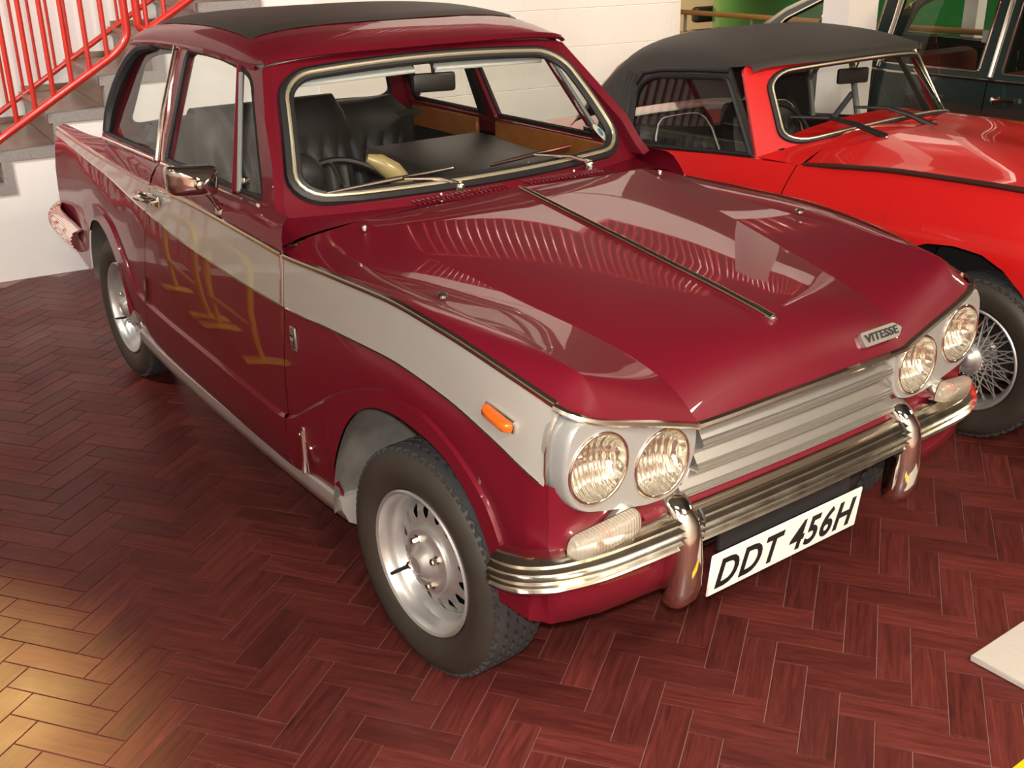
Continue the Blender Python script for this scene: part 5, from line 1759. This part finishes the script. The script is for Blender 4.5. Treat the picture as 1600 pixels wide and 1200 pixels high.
# ------------------------------------------------------------------ dark green saloon behind
ds = empty('dark_saloon', (-1.6, 4.2, 0), 'very dark green saloon car with chrome window frames standing behind the red sports car', 'car')
lo_ = (-1.6, 4.2, 0)


def dm(name, VF, mat, par=None, **k): return child(name, VF, mat, par or ds, lo_, **k)


DC = 4.22


def dside(z, x=0):
    return .72-.10*max(0, (z-.86)/.40)+.02*math.sin(PI*min(1, max(0, (z-.2)/.66)))


rows = []
zs = [.858, .84, .80, .72, .62, .50, .38, .26, .20]
for x in np.linspace(-4.3, .35, 40):
    tp = 1-.22*max(0, (abs(x+1.95)-1.8)/.55)**2
    rows.append([(x, DC-dside(z)*tp, z+(.0 if z > .8 else 0)) for z in zs])
g = G()
# side cut into front wing, doors, rear wing
def dcut(x0, x1):
    rws = []
    for x in np.linspace(x0, x1, max(4, int((x1-x0)/.08))):
        tp = 1-.22*max(0, (abs(x+1.95)-1.8)/.55)**2
        rws.append([(x, DC-dside(z)*tp, z) for z in zs])
    return rws


def dmirror(VF): return [(v[0], 2*DC-v[1], v[2]) for v in VF[0]], [tuple(reversed(f)) for f in VF[1]]


for nm, x0, x1 in (('front_wing', -4.3, -2.62), ('front_door', -2.614, -1.93), ('rear_door', -1.924, -1.256), ('rear_door', -1.25, -.45), ('rear_wing', -.444, .35)):
    VF = grid(dcut(x0, x1))
    dm(nm, VF, GREEN_D); dm(nm, dmirror(VF), GREEN_D)
rows = [[(x, DC+u*.66*(1-.22*max(0, (abs(x+1.95)-1.8)/.55)**2), .862+.055*(1-u*u)-.10*max(0, (abs(x+1.95)-1.2)/1.1)**2*.5) for u in np.linspace(-1.07, 1.07, 11)] for x in np.linspace(-4.3, -2.78, 14)]
dm('bonnet', grid(rows), GREEN_D, recalc=True)
rows = [[(x, DC+u*.70, .862+.05*(1-u*u)) for u in np.linspace(-1, 1, 11)] for x in np.linspace(-.30, .35, 8)]
dm('boot', grid(rows), GREEN_D, recalc=True)
for x in (-4.3, .35):
    tp = 1-.22*((abs(x+1.95)-1.8)/.55)**2
    dm('end_panel', grid([[(x, DC+u*dside(z)*tp, z) for u in np.linspace(-1, 1, 9)] for z in zs]), GREEN_D, recalc=True)
DOUT = [(-2.86, .86), (-2.81, 1.005), (-2.64, 1.11), (-2.42, 1.21), (-2.30, 1.26), (-1.8, 1.31), (-1.0, 1.30), (-.35, 1.22), (-.12, .86)]
DH = [rpoly([(-2.74, .905), (-1.985, .892), (-1.955, 1.235), (-2.33, 1.215), (-2.62, 1.075)], .03), rpoly([(-1.885, .892), (-1.315, .890), (-1.300, 1.235), (-1.850, 1.235)], .02), rpoly([(-1.185, .890), (-.45, .890), (-.62, 1.19), (-1.180, 1.235)], .02)]
for s in (1, -1):
    fm = lambda x, z: (x, DC-s*dside(z), z)
    dm('window_pillars', plate(DOUT, DH, fm, .03, (0, -s, .2)), GREEN_D, recalc=True)
    for Hh in DH:
        dm('window_glass', ([(p[0], DC-s*(dside(p[1])-.012), p[1]) for p in Hh], [tuple(range(len(Hh)))]), GLASS, smooth=False)
        dm('window_frame', tube([fm(*p) for p in Hh], .007, 6, closed=True), CHROME if s == 1 else GREEN_D)
    dm('waist_strip', tube([(x, DC-s*(dside(.853)+.004), .853) for x in np.linspace(-3.9, .1, 20)], .007, 8), CHROME)
    dm('pillar_strip', tube([fm(-1.905, .87), fm(-1.875, 1.10), fm(-1.865, 1.27)], .011, 8), CHROME)
    dm('pillar_strip', tube([fm(-1.243, .87), fm(-1.236, 1.10), fm(-1.232, 1.27)], .013, 8), CHROME)
    dm('screen_pillar_strip', tube([fm(-2.83, .90), fm(-2.79, 1.02), fm(-2.62, 1.13), fm(-2.40, 1.225)], .012, 8), CHROME_W)
    h = dm('door_handle', lathe([(.001, -.02), (.018, -.016), (.022, 0), (.022, .01)], 16, 'y', (-1.19, DC-s*dside(.765)-s*.002, .765)) if s == 1 else lathe([(.001, .02), (.018, .016), (.022, 0), (.022, -.01)], 16, 'y', (-1.19, DC-s*dside(.765)-s*.002, .765)), CHROME)
    dm('handle_lever', tube([(-1.19, DC-s*(dside(.768)+.02), .768), (-1.12, DC-s*(dside(.77)+.03), .772), (-1.075, DC-s*(dside(.77)+.022), .774)], [.009, .009, .013], 8), CHROME, h)
    for xw in (-3.55, -.30):
        e = bpy.data.objects.new('wheel', None); COL.objects.link(e); e.parent = ds
        V, F = lathe([(.001, -.005), (.09, -.015), (.17, -.006), (.185, 0), (.23, -.010), (.30, .0), (.31, .03), (.30, .14), (.2, .15)], 36, 'y', (xw, 0, .31))
        V = [(v[0], DC-s*(.70-v[1]), v[2]) for v in V]
        child('tyre', (V, F), TYRE, e, lo_, recalc=True)
rows = [[(x, DC+u*.60, z-.035*u*u) for u in np.linspace(-1, 1, 9)] for x, z in ((-2.42, 1.235), (-2.2, 1.30), (-1.8, 1.345), (-1.2, 1.345), (-.7, 1.31), (-.35, 1.235))]
dm('roof', grid(rows), GREEN_D, recalc=True)
dm('windscreen_glass', ([(-2.83, DC-.62, .90), (-2.83, DC+.62, .90), (-2.40, DC+.58, 1.225), (-2.40, DC-.58, 1.225)], [(0, 1, 2, 3)]), GLASS, smooth=False)
dm('floor_pan', box((-1.95, DC, .24), (4.3, 1.2, .08)), DARK, smooth=False)
for xx in (-2.15, -1.25):
    sc_ = dm('seat', rbox((xx, DC, .62), (.16, 1.10, .50), .05, 2), REDLEATHER)
    dm('seat_cushion', rbox((xx-.25, DC, .50), (.48, 1.10, .16), .05, 2), REDLEATHER, sc_)
st_ = dm('steering_wheel', torus((-2.52, DC-.32, .985), .16, .009, 'x', 36, 6), CHROME_W)
for a in (.3, 2.4, 4.5):
    dm('wheel_spoke', tube([(-2.52, DC-.32, .985), (-2.52, DC-.32+.155*math.sin(a), .985+.155*math.cos(a))], .006, 6), CHROME_W, st_)
dm('paper_card', box((-2.06, DC+.60, .925), (.10, .004, .07)), PLATE, smooth=False)
dm('front_bumper', tube([(-4.1, DC-.72, .42), (-4.40, DC-.55, .42), (-4.45, DC, .42), (-4.40, DC+.55, .42), (-4.1, DC+.72, .42)], .045, 10), CHROME)


# ------------------------------------------------------------------ green van and gold car beyond the barrier
def simple_body(name, label, x0, x1, yc, hw, prof_top, zlow, mat, wheels, wr, cabin=None):
    t = empty(name, ((x0+x1)/2, yc, 0), label, 'van' if 'van' in name else 'car')
    lc_ = ((x0+x1)/2, yc, 0)
    xs = [p[0] for p in prof_top]; zt = pchip(xs, [p[1] for p in prof_top]); wt = pchip(xs, [p[2] for p in prof_top])
    rows = []
    for x in np.linspace(x0, x1, 36):
        z1, w_ = float(zt(x)), float(wt(x))*hw
        sec = [(-1, 0), (-1.02, .3), (-1.0, .7), (-.93, .9), (-.80, .98), (-.4, 1.0), (0, 1.01), (.4, 1.0), (.80, .98), (.93, .9), (1.0, .7), (1.02, .3), (1, 0)]
        rows.append([(x, yc+a*w_, zlow+(z1-zlow)*b) for a, b in sec])
    V, F = grid(rows); n = len(rows[0])
    F += [tuple(range(n)), tuple(range((len(rows)-1)*n, len(rows)*n))[::-1], tuple([i*n for i in range(len(rows))]+[i*n+n-1 for i in range(len(rows)-1, -1, -1)])]
    child('body', (V, F), mat, t, lc_, sharp=40, recalc=True)
    for xw in wheels:
        for s in (-1, 1):
            e = bpy.data.objects.new('wheel', None); COL.objects.link(e); e.parent = t
            for nm, pr, m_ in (('tyre', [(wr*.6, 0), (wr*.75, -.012), (wr*.96, 0), (wr, .03), (wr, .13), (wr*.9, .15)], TYRE), ('hub_cap', [(.001, -.02), (wr*.25, -.018), (wr*.45, .0), (wr*.6, .004), (wr*.62, .02)], GREY_F)):
                V, F = lathe(pr, 32, 'y')
                child(nm, ([(v[0]+xw, yc+s*(hw-.02-v[1]), v[2]+wr) for v in V], F), m_, e, lc_, recalc=True)
    return t, lc_


t, lc_ = simple_body('green_van', 'bright green van beyond the wooden-topped barrier, partly hidden by the pillar', -5.75, -1.5, 6.85, .80, [(-5.75, .98, .70), (-5.70, 1.12, .86), (-5.5, 1.18, .96), (-5.0, 1.22, 1.0), (-4.4, 1.26, 1.0), (-4.1, 1.8, 1.0), (-3.8, 1.95, 1.0), (-2, 1.98, 1), (-1.5, 1.95, 1)], .66, GREEN, (-5.0, -2.3), .36)
child('chassis', box((-3.6, 6.85, .58), (3.9, 1.0, .16)), DARK, t, lc_, smooth=False)
child('front_bumper', rbox((-5.86, 6.85, .80), (.10, 1.5, .14), .03, 2), BLACK, t, lc_)
for s in (-1, 1):
    child('headlamp', lathe([(.10, .05), (.095, -.01), (.05, -.03), (.001, -.035)], 24, 'x', (-5.72, 6.85+s*.52, .98)), CHROME, t, lc_)
child('script_badge', rbox((-5.18, 6.04, 1.045), (.20, .006, .030), .004, 1), BLACK, t, lc_)
child('windscreen_glass', ([(-4.42, 6.2, 1.30), (-4.42, 7.5, 1.30), (-4.11, 7.47, 1.78), (-4.11, 6.23, 1.78)], [(0, 1, 2, 3)]), GLASS, t, lc_, smooth=False)
t, lc_ = simple_body('gold_car', 'gold car with a rounded front wing seen through the windows of the dark saloon', -4.7, -2.64, 5.62, .36, [(-4.7, .62, .9), (-4.3, .80, 1), (-3.6, .86, 1), (-3.05, .82, 1), (-2.78, .76, .97), (-2.68, .66, .86), (-2.64, .55, .7)], .30, GOLD, (-4.3, -3.1), .27)
child('headlamp', lathe([(.08, -.05), (.075, 0), (.04, .02), (.001, .025)], 24, 'x', (-2.67, 5.42, .60)), CHROME, t, lc_)
mesh('pillar', *box((-2.45, 5.25, 2.15), (.10, .10, 4.3)), WHITEP, smooth=False, kind='structure')

# ------------------------------------------------------------------ low yellow hoop stands to the left, seen mirrored in the door
for i, x in enumerate((-3.05, -2.35)):
    yy = -1.30
    t = empty('hoop_stand', (x, yy, 0), ('low yellow tubular hoop stand on the floor nearer the white stair wall', 'low yellow tubular hoop stand on the floor farther from the white stair wall')[i], 'stand', 'yellow hoop stands beside the saloon')
    lc_ = (x, yy, 0)
    child('hoop', tube(rpoly([(x-.27, yy, 0.02), (x-.27, yy, .50), (x+.27, yy, .50), (x+.27, yy, 0.02)], [0, .10, .10, 0], 6), .020, 10), YELLOW, t, lc_)
    child('cross_bar', tube([(x-.27, yy, .20), (x+.27, yy, .20)], .016, 8), YELLOW, t, lc_)
    for dx in (-.27, .27):
        child('foot', rbox((x+dx, yy, .012), (.08, .26, .024), .006, 1), YELLOW, t, lc_)
